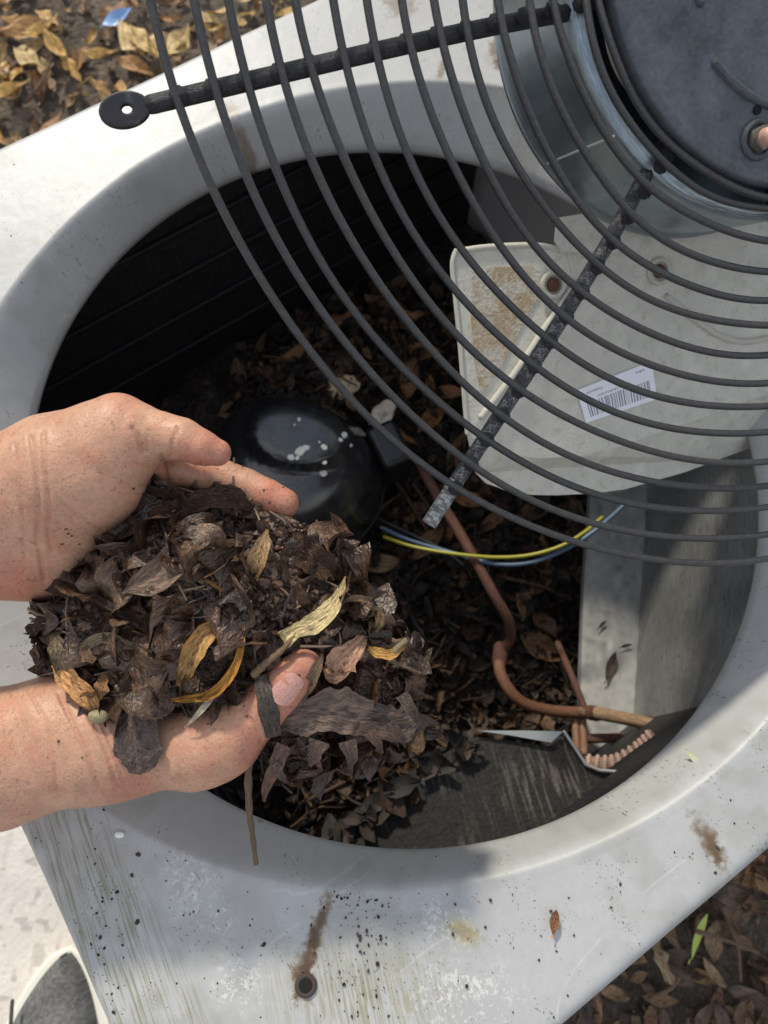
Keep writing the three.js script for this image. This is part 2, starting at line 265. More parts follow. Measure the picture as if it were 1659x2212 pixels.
const metalMap = tex(512, 512, (u, v) => { let k = 0.62 + 0.14 * (n16(u, v * 0.5) - 0.5) + 0.10 * (n64(u, v * 3) - 0.5) + 0.08 * (n256(u, v) - 0.5); k -= 0.10 * sm(0.66, 0.9, 0.5 * n64(u + 0.4, v) + 0.5 * n128(u, v)); return [k, k * 1.0, k * 0.985]; });
{
  // pale ledge and the metal partition that rises from it at the right-hand side
  const n = V3(0, 1, 0), hit = (x, y) => onY(x, y, LEDGE);
  const A = [[1408, 900], [1395, 1110], [1362, 1650], [1355, 1760], [1240, 1760], [1252, 1550], [1262, 1250], [1275, 1080], [1290, 900]];
  mesh('ledge', sheet(A, hit, n, 0.012), std({ map: metalMap, color: lin(1.0, 1.0, 0.98), roughness: 0.6 }), cabinet);
  const f0 = hit(1408, 900), f1 = hit(1355, 1760), pos = [], uv = [], ix = [], NX = 24;
  for (let i = 0; i <= NX; i++) { const t = i / NX, p = f0.clone().lerp(f1, t), o = 0; for (let k = 0; k < 4; k++) { const back = k > 1 ? 0.002 : 0, y = (k === 0 || k === 3) ? LEDGE - 0.002 : TOP - 0.049; pos.push(p.x + o + back, y, p.z); uv.push(t * 0.9, (y - LEDGE) * 3); } }
  for (let i = 0; i < NX; i++) for (let k = 0; k < 3; k++) { const a = i * 4 + k, b = a + 4; ix.push(a, b, a + 1, b, b + 1, a + 1); }
  const g = new THREE.BufferGeometry(); g.setAttribute('position', new THREE.Float32BufferAttribute(pos, 3)); g.setAttribute('uv', new THREE.Float32BufferAttribute(uv, 2)); g.setIndex(ix); g.computeVertexNormals();
  mesh('partition_plate', g, std({ map: metalMap, color: lin(0.80, 0.81, 0.80), metalness: 0.3, roughness: 0.5 }), cabinet);
  // dark finned slab at the near side with its bent end flange
  const YS = TOP - 0.155, hs = (x, y) => onY(x, y, YS);
  const slabMap = tex(512, 512, (u, v) => { const st = n256(u * 0.6 + v * 0.25, v * 0.06) * 0.6 + n128(u * 1.3 + v * 0.5, v * 0.15) * 0.4; const k = 0.13 + 0.20 * sm(0.45, 0.8, st) * sm(0.35, 0.75, n8(u, v)) + 0.06 * n256(u, v); return [k * 1.04, k * 0.98, k * 0.92]; });
  const sm0 = std({ map: slabMap, bumpMap: grainBump, bumpScale: 0.001, roughness: 0.85 }), gs = sheet([[1029, 1592], [1188, 1612], [1219, 1588], [1264, 1655], [1293, 1667], [1420, 1674], [1520, 1650], [1640, 1580], [1640, 1800], [1500, 1960], [560, 1960], [700, 1800], [860, 1680]], hs, n, 0.02); { const u = gs.attributes.uv; for (let i = 0; i < u.count; i++) u.setXY(i, u.getX(i) * 4, u.getY(i) * 4); }
  mesh('fin_slab', gs, sm0, cabinet);
  mesh('slab_flange', sheet([[1029, 1578], [1100, 1588], [1190, 1604], [1217, 1580], [1130, 1578]], (x, y) => onY(x, y, YS + 0.006), n, 0.0015), std({ color: lin(0.34, 0.36, 0.35), roughness: 0.45, metalness: 0.4 }), cabinet);
  const ed = [[1029, 1582], [1190, 1605], [1219, 1581], [1266, 1652], [1295, 1664], [1420, 1674]].map(([x, y]) => onY(x, y, YS + 0.003));
  const parts = []; for (let i = 2; i < ed.length - 1; i++) parts.push(capTube([ed[i], ed[i].clone().lerp(ed[i + 1], 0.5), ed[i + 1]], 0.0014, 4, 6));
  mesh('flange_edge', mergeGeometries(parts), std({ color: lin(0.5, 0.5, 0.5), roughness: 0.4, metalness: 0.5 }), cabinet);
}
// ------------------------------------------------------------------ leaves
const LEAF_GEOS = [];
function leafGeo(L, W, curl, cup, wave, lobes, seed, nu = 7, nv = 3) {
  const r = rng(seed), pos = [], uv = [], ix = [], ph = r() * 6, as = 0.85 + r() * 0.5;
  for (let i = 0; i <= nu; i++) {
    const u = i / nu; let w = Math.pow(Math.sin(Math.PI * Math.pow(clamp(u * 0.97 + 0.015), as)), 0.75);
    if (lobes) w *= 0.72 + 0.3 * Math.sin(u * Math.PI * lobes + ph);
    for (let j = 0; j <= nv; j++) {
      const v = j / nv * 2 - 1, z = v * w * W / 2 * (1 + 0.15 * (r() - 0.5)), x = (u - 0.5) * L;
      const a = curl * (u - 0.5) * 2; const y = curl * L * 0.32 * (u - 0.5) * (u - 0.5) * 4 + cup * v * v * w * W * 0.5 + wave * W * Math.sin(u * 7 + v * 2 + ph) * 0.15;
      pos.push(x * (1 - 0.12 * Math.abs(curl)), y, z); uv.push(u, v * 0.5 + 0.5);
    }
  }
  for (let i = 0; i < nu; i++) for (let j = 0; j < nv; j++) { const a = i * (nv + 1) + j, b = a + nv + 1; ix.push(a, a + 1, b, b, a + 1, b + 1); }
  // petiole
  const o = pos.length / 3, st = 0.10 * L; pos.push(-L / 2, 0.0006, -0.0007, -L / 2, 0.0006, 0.0007, -L / 2 - st, 0.001, -0.0006, -L / 2 - st, 0.001, 0.0006); uv.push(0, 0.5, 0, 0.5, 0, 0.5, 0, 0.5); ix.push(o, o + 1, o + 2, o + 1, o + 3, o + 2);
  const g = new THREE.BufferGeometry(); g.setAttribute('position', new THREE.Float32BufferAttribute(pos, 3)); g.setAttribute('uv', new THREE.Float32BufferAttribute(uv, 2)); g.setIndex(ix); g.computeVertexNormals(); return g;
}
{ const r = rng(77); for (let i = 0; i < 14; i++) LEAF_GEOS.push(leafGeo(1, 0.30 + r() * 0.22, (r() - 0.25) * 0.9, (r() - 0.2) * 0.9, 0.4 + r(), i % 5 === 4 ? 5 : 0, 100 + i)); }
const GOLD = [leafMat(0.80, 0.50, 0.17, 0.5), leafMat(0.72, 0.40, 0.12, 0.5), leafMat(0.78, 0.56, 0.27, 0.55), leafMat(0.55, 0.28, 0.10, 0.55)];
const BROWN = [leafMat(0.30, 0.16, 0.085), leafMat(0.22, 0.125, 0.075), leafMat(0.36, 0.22, 0.13), leafMat(0.42, 0.20, 0.09), leafMat(0.17, 0.11, 0.08), leafMat(0.45, 0.32, 0.20)];
const DARK = [leafMat(0.10, 0.065, 0.048), leafMat(0.13, 0.08, 0.055), leafMat(0.085, 0.06, 0.052), leafMat(0.16, 0.10, 0.065)];
function poseLeaf(o, p, size, r, tilt = 0.5) { o.position.copy(p); o.scale.setScalar(size); o.rotation.set((r() - 0.5) * tilt, r() * Math.PI * 2, (r() - 0.5) * tilt, 'YXZ'); }
function instances(name, geo, mats, n, fn, seed, parent) {   // uncountable litter, one object per mix of colours
  const r = rng(seed), im = new THREE.InstancedMesh(geo, mats, n), d = new THREE.Object3D(), c = new THREE.Color();
  for (let i = 0; i < n; i++) { fn(d, r, c); d.updateMatrix(); im.setMatrixAt(i, d.matrix); im.setColorAt(i, c); }
  im.castShadow = im.receiveShadow = true; im.userData.kind = 'stuff'; if (parent) { im.name = name; parent.add(im); } else { im.name = numbered(name); scene.add(im); } return im;
}
const tint = (c, pal, r, v = 0.35) => { const p = pal[Math.floor(r() * pal.length)], k = 1 - v / 2 + v * r(); c.setRGB(p[0] * k, p[1] * k, p[2] * k); };
const whiteLeaf = std({ color: lin(1, 1, 1), map: leafMap, roughness: 0.7 });
const chipGeo = leafGeo(1, 0.5, 0.4, 0.5, 0.8, 0, 900, 3, 2);
const flakeGeo = leafGeo(1, 0.85, 0.3, 0.3, 1.6, 3, 901, 5, 3), needleGeo = new THREE.CylinderGeometry(0.03, 0.018, 1, 5, 4).rotateZ(Math.PI / 2); { const q = needleGeo.attributes.position; for (let i = 0; i < q.count; i++) q.setZ(i, q.getZ(i) + 0.08 * Math.sin(q.getX(i) * 4)); needleGeo.computeVertexNormals(); }
const PAL_BACK = [[0.42, 0.25, 0.12], [0.28, 0.18, 0.11], [0.15, 0.105, 0.08], [0.58, 0.36, 0.15], [0.38, 0.28, 0.20], [0.22, 0.155, 0.115], [0.12, 0.09, 0.075]];
const PAL_FRONT = [[0.20, 0.12, 0.08], [0.13, 0.09, 0.07], [0.28, 0.16, 0.10], [0.10, 0.07, 0.055], [0.24, 0.17, 0.12], [0.34, 0.2, 0.1]];
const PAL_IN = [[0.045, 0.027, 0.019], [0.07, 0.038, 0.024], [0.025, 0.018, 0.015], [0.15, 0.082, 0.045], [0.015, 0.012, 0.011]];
const outside = p => { const e = toE(p); return !(e[0] > -0.31 && e[0] < 0.33 && e[1] > -0.32 && e[1] < 0.30) && !(e[0] < -0.285 && e[1] > -0.91); };
function litter(label, cx, cz, rad, n, pal, seed) {
  const im = instances('leaf_litter', chipGeo, whiteLeaf, n, (d, r, c) => { let p; do { const a = r() * 6.283, q = Math.sqrt(r()) * rad; p = V3(cx + Math.cos(a) * q, 0.004 + r() * 0.012, cz + Math.sin(a) * q); } while (!outside(p)); poseLeaf(d, p, 0.008 + Math.pow(r(), 2) * 0.034, r, 1.2); tint(c, pal, r, 0.6); }, seed);
  tag(im, label, 'leaf litter');
  const nd = instances('needle_litter', needleGeo, whiteLeaf, Math.round(n * 0.12), (d, r, c) => { let p; do { const a = r() * 6.283, q = Math.sqrt(r()) * rad; p = V3(cx + Math.cos(a) * q, 0.012 + r() * 0.01, cz + Math.sin(a) * q); } while (!outside(p)); poseLeaf(d, p, 0.02 + 0.05 * r() * r(), r, 0.5); tint(c, pal, r, 0.6); }, seed + 500);
  tag(nd, label.replace(/^\w+ \w+ leaf litter/, 'thin twig and needle litter'), 'twig litter');
}
litter('fine crumbled leaf litter on the ground behind the cabinet', -0.5, -1.3, 1.3, 9000, PAL_BACK, 31);
litter('dark damp leaf litter on the ground in front of the cabinet', 0.62, 0.1, 0.8, 5200, PAL_FRONT, 32);
function scatterLeaves(n, pick, mats, label, group, sizes, seed, tilt) {
  const r = rng(seed);
  for (let i = 0; i < n; i++) {
    const p = pick(r); if (!p) continue;
    const m = mesh('fallen_leaf', LEAF_GEOS[Math.floor(r() * LEAF_GEOS.length)], mats[Math.floor(r() * mats.length)]);
    poseLeaf(m, p, sizes[0] + Math.pow(r(), 1.6) * (sizes[1] - sizes[0]), r, tilt); tag(m, label, 'leaf', group);
  }
}
const region = (x0, y0, x1, y1, Y0, Y1) => r => { for (let k = 0; k < 40; k++) { const p = onY(mix(x0, x1, r()), mix(y0, y1, r()), Y0); if (outside(p)) { p.y = mix(Y0, Y1, r()); return p; } } return null; };
scatterLeaves(58, region(-40, -40, 760, 310, 0.012, 0.03), GOLD, 'golden dry oak leaf lying on the litter behind the cabinet', 'golden leaves behind the cabinet', [0.035, 0.075], 41, 0.8);
scatterLeaves(66, region(-40, -40, 760, 310, 0.008, 0.026), BROWN, 'brown dry oak leaf lying on the litter behind the cabinet', 'brown leaves behind the cabinet', [0.03, 0.07], 42, 0.8);
scatterLeaves(62, region(1150, 1820, 1700, 2260, 0.008, 0.028), BROWN.concat(DARK), 'brown damp leaf lying in front of the cabinet', 'brown leaves in front of the cabinet', [0.03, 0.065], 43, 0.9);
// hand-placed golden leaves that stand out on the ground
{
  const r = rng(51), spots = [[92, 70, 0.075, 0.9, 0], [120, 105, 0.075, -0.9, 0], [148, 140, 0.07, -0.9, 1], [218, 122, 0.062, 0.15, 0], [292, 90, 0.095, -1.0, 2], [312, 105, 0.085, -0.95, 0], [345, 102, 0.085, 0.2, 2], [24, 200, 0.075, 0.5, 0], [66, 60, 0.1, 0.2, 3], [60, 128, 0.06, -0.7, 2], [385, 95, 0.07, 1.2, 2], [290, 140, 0.07, -0.4, 3]];
  for (const [x, y, s, a, k] of spots) { const p = onY(x, y, 0.035), m = mesh('fallen_leaf', LEAF_GEOS[(k * 3 + 1) % 14], GOLD[k]); m.position.copy(p); m.scale.setScalar(s); m.rotation.set(0.2 * (r() - 0.5), a, 0.2 * (r() - 0.5), 'YXZ'); tag(m, 'large golden oak leaf lying on top of the litter behind the cabinet', 'leaf', 'large golden leaves behind the cabinet'); }
  const tw = std({ color: lin(0.2, 0.13, 0.09), map: bark, roughness: 0.9 });
  for (const [x0, y0, x1, y1] of [[55, 220, 110, 130], [20, 150, 60, 100], [600, 10, 560, 60], [1500, 2010, 1640, 2060], [1560, 1960, 1600, 2120], [1400, 2160, 1470, 2110]]) { const a = onY(x0, y0, 0.03), b = onY(x1, y1, 0.036), m = a.clone().lerp(b, 0.5); m.x += 0.006; tag(mesh('twig', taperTube([a, m, b], t => 0.003 - 0.0015 * t, 10, 6), tw), 'thin brown twig lying on the leaf litter', 'twig', 'twigs on the ground'); }
  // small oddments: blue plastic scrap, green blade
  const b = onY(255, 38, 0.03), bp = mesh('plastic_scrap', leafGeo(0.055, 0.022, 0.2, 0.3, 0.5, 0, 7, 6, 3), std({ color: lin(0.22, 0.36, 0.62), roughness: 0.35 })); bp.position.copy(b); bp.rotation.set(0.3, 0.5, 0.1); tag(bp, 'small blue plastic scrap among the leaves', 'scrap');
  const gs = mesh('grass_blade', leafGeo(0.05, 0.008, 0.3, 0.2, 0.2, 0, 8, 6, 2), std({ color: lin(0.36, 0.42, 0.08), roughness: 0.5 })); gs.position.copy(onY(1508, 2020, 0.03)); gs.rotation.set(0, 1.2, 0.15); tag(gs, 'short green grass blade among the damp leaves', 'grass');
}

// ------------------------------------------------------------------ leaf pile inside the cabinet
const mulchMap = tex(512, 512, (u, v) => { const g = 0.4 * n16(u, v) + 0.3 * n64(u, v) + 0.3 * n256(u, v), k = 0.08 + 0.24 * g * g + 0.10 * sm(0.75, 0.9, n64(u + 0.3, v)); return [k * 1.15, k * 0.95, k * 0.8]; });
const pileY = (x, z) => { const e = toE(V3(x, 0, z)), c = Math.hypot(x + 0.075, z + 0.265); return 0.155 + 0.045 * sm(0.26, 0.08, c) + 0.030 * fbm(x * 11, z * 11, 3.3, 3) + 0.05 * sm(-0.05, -0.22, e[1]) - 0.02 * sm(0.05, 0.18, e[1]); };
{
  const N = 90, pos = [], uv = [], ix = [];
  for (let i = 0; i <= N; i++) for (let j = 0; j <= N; j++) { const a = mix(-0.255, 0.31, i / N), b = mix(-0.275, 0.262, j / N), p = fromE(a, b, 0); const y = pileY(p.x, p.z) + 0.008 * fbm(p.x * 60, p.z * 60, 1, 3); pos.push(p.x, Math.min(y, toE(p)[0] > 0.3 ? 0.15 : 9), p.z); uv.push(a * 3, b * 3); }
  for (let i = 0; i < N; i++) for (let j = 0; j < N; j++) { const a = i * (N + 1) + j, b = a + N + 1; ix.push(a, a + 1, b, b, a + 1, b + 1); }
  const g = new THREE.BufferGeometry(); g.setAttribute('position', new THREE.Float32BufferAttribute(pos, 3)); g.setAttribute('uv', new THREE.Float32BufferAttribute(uv, 2)); g.setIndex(ix); g.computeVertexNormals();
  const m = mesh('leaf_mulch', g, std({ map: mulchMap, bumpMap: grainBump, bumpScale: 0.006, roughness: 0.8 })); tag(m, 'dark rotted leaf mulch filling the bottom of the cabinet', 'mulch', null, 'stuff');
  const inside = r => { for (;;) { const p = onY(mix(520, 1300, r()), mix(660, 1880, r()), 0.17), e = toE(p); if (e[0] > -0.24 && e[0] < 0.27 && e[1] > -0.26 && e[1] < 0.25 && Math.hypot(p.x + 0.075, p.z + 0.262) > 0.07) { p.y = pileY(p.x, p.z) + 0.004 + 0.012 * r(); return p; } } };
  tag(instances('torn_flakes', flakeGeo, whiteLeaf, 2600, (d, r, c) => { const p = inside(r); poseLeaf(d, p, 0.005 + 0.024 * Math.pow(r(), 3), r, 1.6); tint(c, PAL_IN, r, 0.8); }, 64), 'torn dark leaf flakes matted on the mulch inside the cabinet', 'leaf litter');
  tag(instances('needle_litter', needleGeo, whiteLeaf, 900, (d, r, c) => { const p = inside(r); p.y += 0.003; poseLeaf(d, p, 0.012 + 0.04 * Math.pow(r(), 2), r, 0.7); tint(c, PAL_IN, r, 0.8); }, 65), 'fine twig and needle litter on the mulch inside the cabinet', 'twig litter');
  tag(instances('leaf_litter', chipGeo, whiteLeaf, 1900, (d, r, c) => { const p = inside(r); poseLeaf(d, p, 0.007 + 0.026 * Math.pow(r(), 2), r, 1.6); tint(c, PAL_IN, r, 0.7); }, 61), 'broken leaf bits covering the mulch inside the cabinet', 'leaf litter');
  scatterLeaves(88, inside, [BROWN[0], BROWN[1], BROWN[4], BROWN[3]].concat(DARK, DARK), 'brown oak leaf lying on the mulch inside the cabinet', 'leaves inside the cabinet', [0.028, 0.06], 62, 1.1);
  // paler leaves seen near the wires
  const r = rng(9); for (const [x, y, s, k] of [[1060, 1130, 0.05, 0], [1140, 1290, 0.04, 2], [900, 1650, 0.05, 2], [660, 1690, 0.045, 5], [790, 1800, 0.045, 5], [960, 1580, 0.04, 2], [870, 740, 0.05, 3], [960, 860, 0.05, 3], [1040, 1200, 0.045, 0], [640, 830, 0.05, 3], [700, 770, 0.05, 0], [820, 1230, 0.04, 2], [900, 800, 0.055, 3], [840, 700, 0.05, 0], [930, 920, 0.05, 3], [985, 985, 0.05, 0], [760, 740, 0.05, 3], [880, 860, 0.05, 0], [1000, 1080, 0.05, 3], [1180, 1180, 0.045, 0], [700, 1790, 0.045, 3], [860, 1720, 0.045, 0]]) { const p = onY(x, y, 0.19); p.y = pileY(p.x, p.z) + 0.014; const m = mesh('fallen_leaf', LEAF_GEOS[Math.floor(r() * 14)], BROWN[k]); poseLeaf(m, p, s, r, 0.6); tag(m, 'light brown leaf resting on top of the mulch inside the cabinet', 'leaf', 'light leaves inside the cabinet'); }
  const tw = std({ color: lin(0.16, 0.10, 0.07), map: bark, roughness: 0.85 });
  for (const [x0, y0, x1, y1] of [[820, 1000, 930, 1160], [850, 990, 960, 1150], [770, 1160, 880, 1060], [1080, 1230, 1260, 1270], [640, 1740, 760, 1680], [1010, 900, 1060, 1000]]) { const a = onY(x0, y0, 0.2), b = onY(x1, y1, 0.2), m = a.clone().lerp(b, 0.5); a.y = pileY(a.x, a.z) + 0.012; b.y = pileY(b.x, b.z) + 0.014; m.y = pileY(m.x, m.z) + 0.018; tag(mesh('twig', taperTube([a, m, b], t => 0.0026 - 0.001 * t, 10, 6), tw), 'dark twig lying on the mulch inside the cabinet', 'twig', 'twigs inside the cabinet'); }
}
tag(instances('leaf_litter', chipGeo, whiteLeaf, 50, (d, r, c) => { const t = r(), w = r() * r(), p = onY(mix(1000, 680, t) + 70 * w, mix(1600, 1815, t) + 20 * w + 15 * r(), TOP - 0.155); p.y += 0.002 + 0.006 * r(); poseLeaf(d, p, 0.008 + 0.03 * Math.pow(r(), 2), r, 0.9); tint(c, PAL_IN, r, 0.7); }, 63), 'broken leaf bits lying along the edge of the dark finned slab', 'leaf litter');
// ------------------------------------------------------------------ compressor
{
  const top = onY(614, 972, 0.325), c = thing('compressor', 'black domed compressor with white flecks half buried in leaves', 'compressor'); c.position.set(top.x, 0, top.z);
  const pos = [], uv = [], ix = [], NT = 72, NR = 26, R0 = 0.083, H = 0.325;
  for (let i = 0; i <= NR; i++) for (let j = 0; j <= NT; j++) {
    const s = i / NR, t = j / NT * Math.PI * 2, lob = 1 + 0.035 * Math.cos(3 * t + 0.6) + 0.03 * Math.cos(2 * t - 0.7);
    let rho, y; if (s < 0.62) { rho = s / 0.62; y = H - 0.042 * Math.pow(rho, 4.6) - 0.008 * rho * rho; rho *= 0.93; } else { const q = (s - 0.62) / 0.38; rho = 0.93 + 0.07 * Math.sin(Math.min(1, q * 3) * Math.PI / 2); y = H - 0.050 - 0.21 * q * q * 1.0 - 0.03 * q; }
    let x = Math.cos(t) * rho * R0 * lob, z = Math.sin(t) * rho * R0 * lob * 1.05;
    const bx = x - 0.012, bz = z + 0.018; y += 0.010 * sm(0.052, 0.040, Math.hypot(bx, bz * 1.3)) * (s < 0.62 ? 1 : 0);
    pos.push(x, y, z); uv.push(x * 6, z * 6);
  }
  for (let i = 0; i < NR; i++) for (let j = 0; j < NT; j++) { const a = i * (NT + 1) + j, b = a + NT + 1; ix.push(a, a + 1, b, b, a + 1, b + 1); }
  const g = new THREE.BufferGeometry(); g.setAttribute('position', new THREE.Float32BufferAttribute(pos, 3)); g.setAttribute('uv', new THREE.Float32BufferAttribute(uv, 2)); g.setIndex(ix); g.computeVertexNormals();
  const rm = tex(256, 256, (u, v) => { const k = 0.27 + 0.30 * sm(0.40, 0.8, 0.6 * n8(u, v) + 0.4 * n32(u, v)); return [k, k, k]; }, false);
  const dm = tex(256, 256, (u, v) => { const k = 0.13 + 0.09 * sm(0.55, 0.85, 0.6 * n8(u + 0.3, v) + 0.4 * n64(u, v)); return [k, k * 1.02, k * 1.06]; });
  mesh('dome', g, new THREE.MeshPhysicalMaterial({ side: THREE.DoubleSide, map: dm, roughness: 1, roughnessMap: rm, clearcoat: 1, clearcoatRoughness: 0.16 }), c);
  { const q = []; for (let i = 0; i < 48; i++) { const t = i / 48 * Math.PI * 2, lob = 1 + 0.035 * Math.cos(3 * t + 0.6) + 0.03 * Math.cos(2 * t - 0.7); q.push(V3(Math.cos(t) * R0 * lob * 1.004, 0.245, Math.sin(t) * R0 * lob * 1.05 * 1.004)); } mesh('weld_seam', new THREE.TubeGeometry(new THREE.CatmullRomCurve3(q, true), 96, 0.0012, 6, true), std({ color: lin(0.02, 0.02, 0.022), roughness: 0.4 }), c);
    mesh('terminal_cover', new RoundedBoxGeometry(0.03, 0.05, 0.045, 3, 0.006).rotateY(0.5).translate(0.09, 0.262, -0.03), std({ color: lin(0.018, 0.018, 0.02), roughness: 0.35 }), c); }
  const ray = new THREE.Raycaster(), dome = c.children[0]; c.updateMatrixWorld(true);
  const fm = std({ color: lin(0.66, 0.66, 0.62), roughness: 0.8 });
  for (const [x, y, s] of [[648, 975, 12], [628, 988, 8], [660, 968, 9], [700, 966, 8], [697, 1022, 10], [700, 998, 7], [646, 906, 5], [636, 918, 3], [742, 940, 9], [735, 950, 6], [642, 990, 5], [690, 955, 3], [757, 962, 5]]) {
    ray.set(CAM, dirOf(x, y).normalize()); const h = ray.intersectObject(dome)[0]; if (!h) continue;
    const f = new THREE.SphereGeometry(1, 9, 6); const q = f.attributes.position; for (let i = 0; i < q.count; i++) { const k = 0.7 + 0.5 * fbm(q.getX(i) * 2 + x, q.getY(i) * 2, q.getZ(i) * 2, 2) + 0.3; q.setXYZ(i, q.getX(i) * k, q.getY(i) * k, q.getZ(i) * k); }
    f.computeVertexNormals(); const m = mesh('white_fleck', f, fm, c); const rr = px2m(s, 0.64); m.scale.set(rr * 1.1, rr * 0.35, rr * 0.9); m.rotation.y = x; m.position.copy(h.point).sub(c.position);
  }
  // crumpled pale leaves beside the dome
  for (const [x, y, s, col, lab] of [[740, 838, 0.03, [0.62, 0.50, 0.32], 'crumpled cream leaf behind the black compressor'], [825, 897, 0.026, [0.78, 0.70, 0.60], 'crumpled white scrap of paper beside the black compressor']]) {
    const f = new THREE.IcosahedronGeometry(1, 4), q = f.attributes.position; for (let i = 0; i < q.count; i++) { const X = q.getX(i), Y = q.getY(i), Z = q.getZ(i), k = 0.75 + 0.9 * Math.abs(fbm(X * 1.6 + x, Y * 1.6, Z * 1.6, 3)) + 0.4 * fbm(X * 1.1, Y + x, Z, 2); q.setXYZ(i, X * k * s * 0.62, Y * k * s * 0.4, Z * k * s * 0.5); } f.computeVertexNormals();
    const m = mesh(lab.includes('paper') ? 'paper_scrap' : 'crumpled_leaf', toCreasedNormals(f, 0.5), std({ color: lin(...col), roughness: 0.7 })); const p = onY(x, y, 0.24); m.position.copy(p); m.rotation.y = 0.8; tag(m, lab, lab.includes('paper') ? 'scrap' : 'leaf');
  }
}
// ------------------------------------------------------------------ pipes and wires inside
{
  const copper = std({ color: lin(0.21, 0.098, 0.068), map: bark, bumpMap: grainBump, bumpScale: 0.0008, roughness: 0.6 }), tan = std({ color: lin(0.46, 0.31, 0.19), map: bark, bumpMap: grainBump, bumpScale: 0.0008, roughness: 0.6 });
  const Q = (x, y, d) => onY(x, y, TOP - d);
  const pipe = (name, label, cat, pts, r, mat, group) => tag(mesh(name, capTube(pts, r, 60, 12), mat), label, cat, group);
  const p1 = thing('copper_pipe', 'brown copper pipe bending down beside the compressor', 'pipe');
  mesh('tube', capTube([Q(905, 1000, 0.24), Q(950, 1080, 0.23), Q(1010, 1180, 0.23), Q(1070, 1290, 0.235), Q(1098, 1340, 0.245), Q(1102, 1380, 0.26), Q(1080, 1410, 0.275)], 0.0048, 60, 12), copper, p1);
  mesh('lower_tube', capTube([Q(1080, 1412, 0.272), Q(1080, 1450, 0.265), Q(1100, 1490, 0.262), Q(1130, 1518, 0.265), Q(1190, 1535, 0.27), Q(1270, 1540, 0.27)], 0.0052, 50, 12), std({ color: lin(0.27, 0.125, 0.066), map: bark, bumpMap: grainBump, bumpScale: 0.0008, roughness: 0.6 }), p1);
  mesh('joint', capTube([Q(1082, 1400, 0.272), Q(1079, 1430, 0.27)], 0.0068, 4, 12), copper, p1);
  const p2 = thing('copper_pipe', 'tan jointed copper pipe crossing the pale ledge to the wall', 'pipe');
  mesh('tube', capTube([Q(1262, 1536, 0.265), Q(1350, 1552, 0.25), Q(1478, 1580, 0.235)], 0.0056, 20, 12), tan, p2);
  for (const [x, y, d] of [[1274, 1539, 0.263], [1398, 1562, 0.2455]]) { const a = Q(x, y, d), b = Q(x + 14, y + 3, d - 0.001); mesh('joint_band', capTube([a, b], 0.0066, 3, 12), copper, p2); }
  pipe('copper_pipe', 'red brown pipe lying on the pale ledge below the tan pipe', 'pipe', [Q(1262, 1596, 0.278), Q(1330, 1594, 0.275), Q(1430, 1592, 0.27)], 0.0042, copper);
  pipe('copper_pipe', 'thin brown tube rising from the mulch to the pipe joint', 'pipe', [Q(1205, 1390, 0.29), Q(1235, 1460, 0.27), Q(1265, 1535, 0.262)], 0.003, copper);
  const ps = std({ color: lin(0.45, 0.27, 0.18), map: bark, roughness: 0.55 });
  pipe('drain_tube', 'short tube standing upright beside the pipe joint', 'tube', [Q(1242, 1545, 0.275), Q(1244, 1585, 0.275), Q(1246, 1625, 0.275)], 0.0034, ps, 'upright tubes'); pipe('drain_tube', 'short tube standing upright beside the pipe joint', 'tube', [Q(1258, 1545, 0.275), Q(1260, 1585, 0.275), Q(1262, 1625, 0.275)], 0.0034, ps, 'upright tubes');
  // spirally wrapped hose at the near right
  const hs = thing('wrapped_hose', 'pinkish spirally wrapped hose tucked under the panel rim', 'hose'), cp = new THREE.CatmullRomCurve3([Q(1265, 1655, 0.19), Q(1330, 1655, 0.185), Q(1385, 1625, 0.18), Q(1420, 1592, 0.175)]), hm = std({ color: lin(0.62, 0.40, 0.30), map: bark, roughness: 0.7 });
  mesh('core', new THREE.TubeGeometry(cp, 40, 0.0075, 12), hm, hs);
  const hel = []; for (let i = 0; i <= 160; i++) { const t = i / 160, p = cp.getPoint(t), tg = cp.getTangent(t), a = V3(0, 1, 0), b = tg.clone().cross(a).normalize(), n = b.clone().cross(tg); hel.push(p.addScaledVector(b, Math.cos(t * 70) * 0.0076).addScaledVector(n, Math.sin(t * 70) * 0.0076)); }
  mesh('spiral_wrap', new THREE.TubeGeometry(new THREE.CatmullRomCurve3(hel), 320, 0.0018, 6), std({ color: lin(0.74, 0.52, 0.42), roughness: 0.6 }), hs);
  const wy = std({ color: lin(0.38, 0.34, 0.035), roughness: 0.4 }), wb = std({ color: lin(0.10, 0.16, 0.24), roughness: 0.4 }), wk = std({ color: lin(0.02, 0.022, 0.026), roughness: 0.45 });
  pipe('wire', 'yellow insulated wire looping over the mulch', 'wire', [Q(830, 1160, 0.25), Q(890, 1180, 0.235), Q(980, 1196, 0.225), Q(1080, 1204, 0.22), Q(1150, 1198, 0.215), Q(1215, 1178, 0.21), Q(1262, 1150, 0.21), Q(1300, 1118, 0.215)], 0.0016, wy);
  pipe('wire', 'grey blue insulated wire looping beside the yellow wire', 'wire', [Q(825, 1140, 0.255), Q(880, 1165, 0.245), Q(980, 1195, 0.235), Q(1070, 1218, 0.225), Q(1140, 1216, 0.22), Q(1210, 1192, 0.215), Q(1280, 1150, 0.21), Q(1350, 1090, 0.2)], 0.0019, wb);
  pipe('wire', 'black wire running beside the yellow wire', 'wire', [Q(815, 1120, 0.26), Q(900, 1160, 0.25), Q(960, 1190, 0.245), Q(1000, 1220, 0.25)], 0.0017, wk);
}
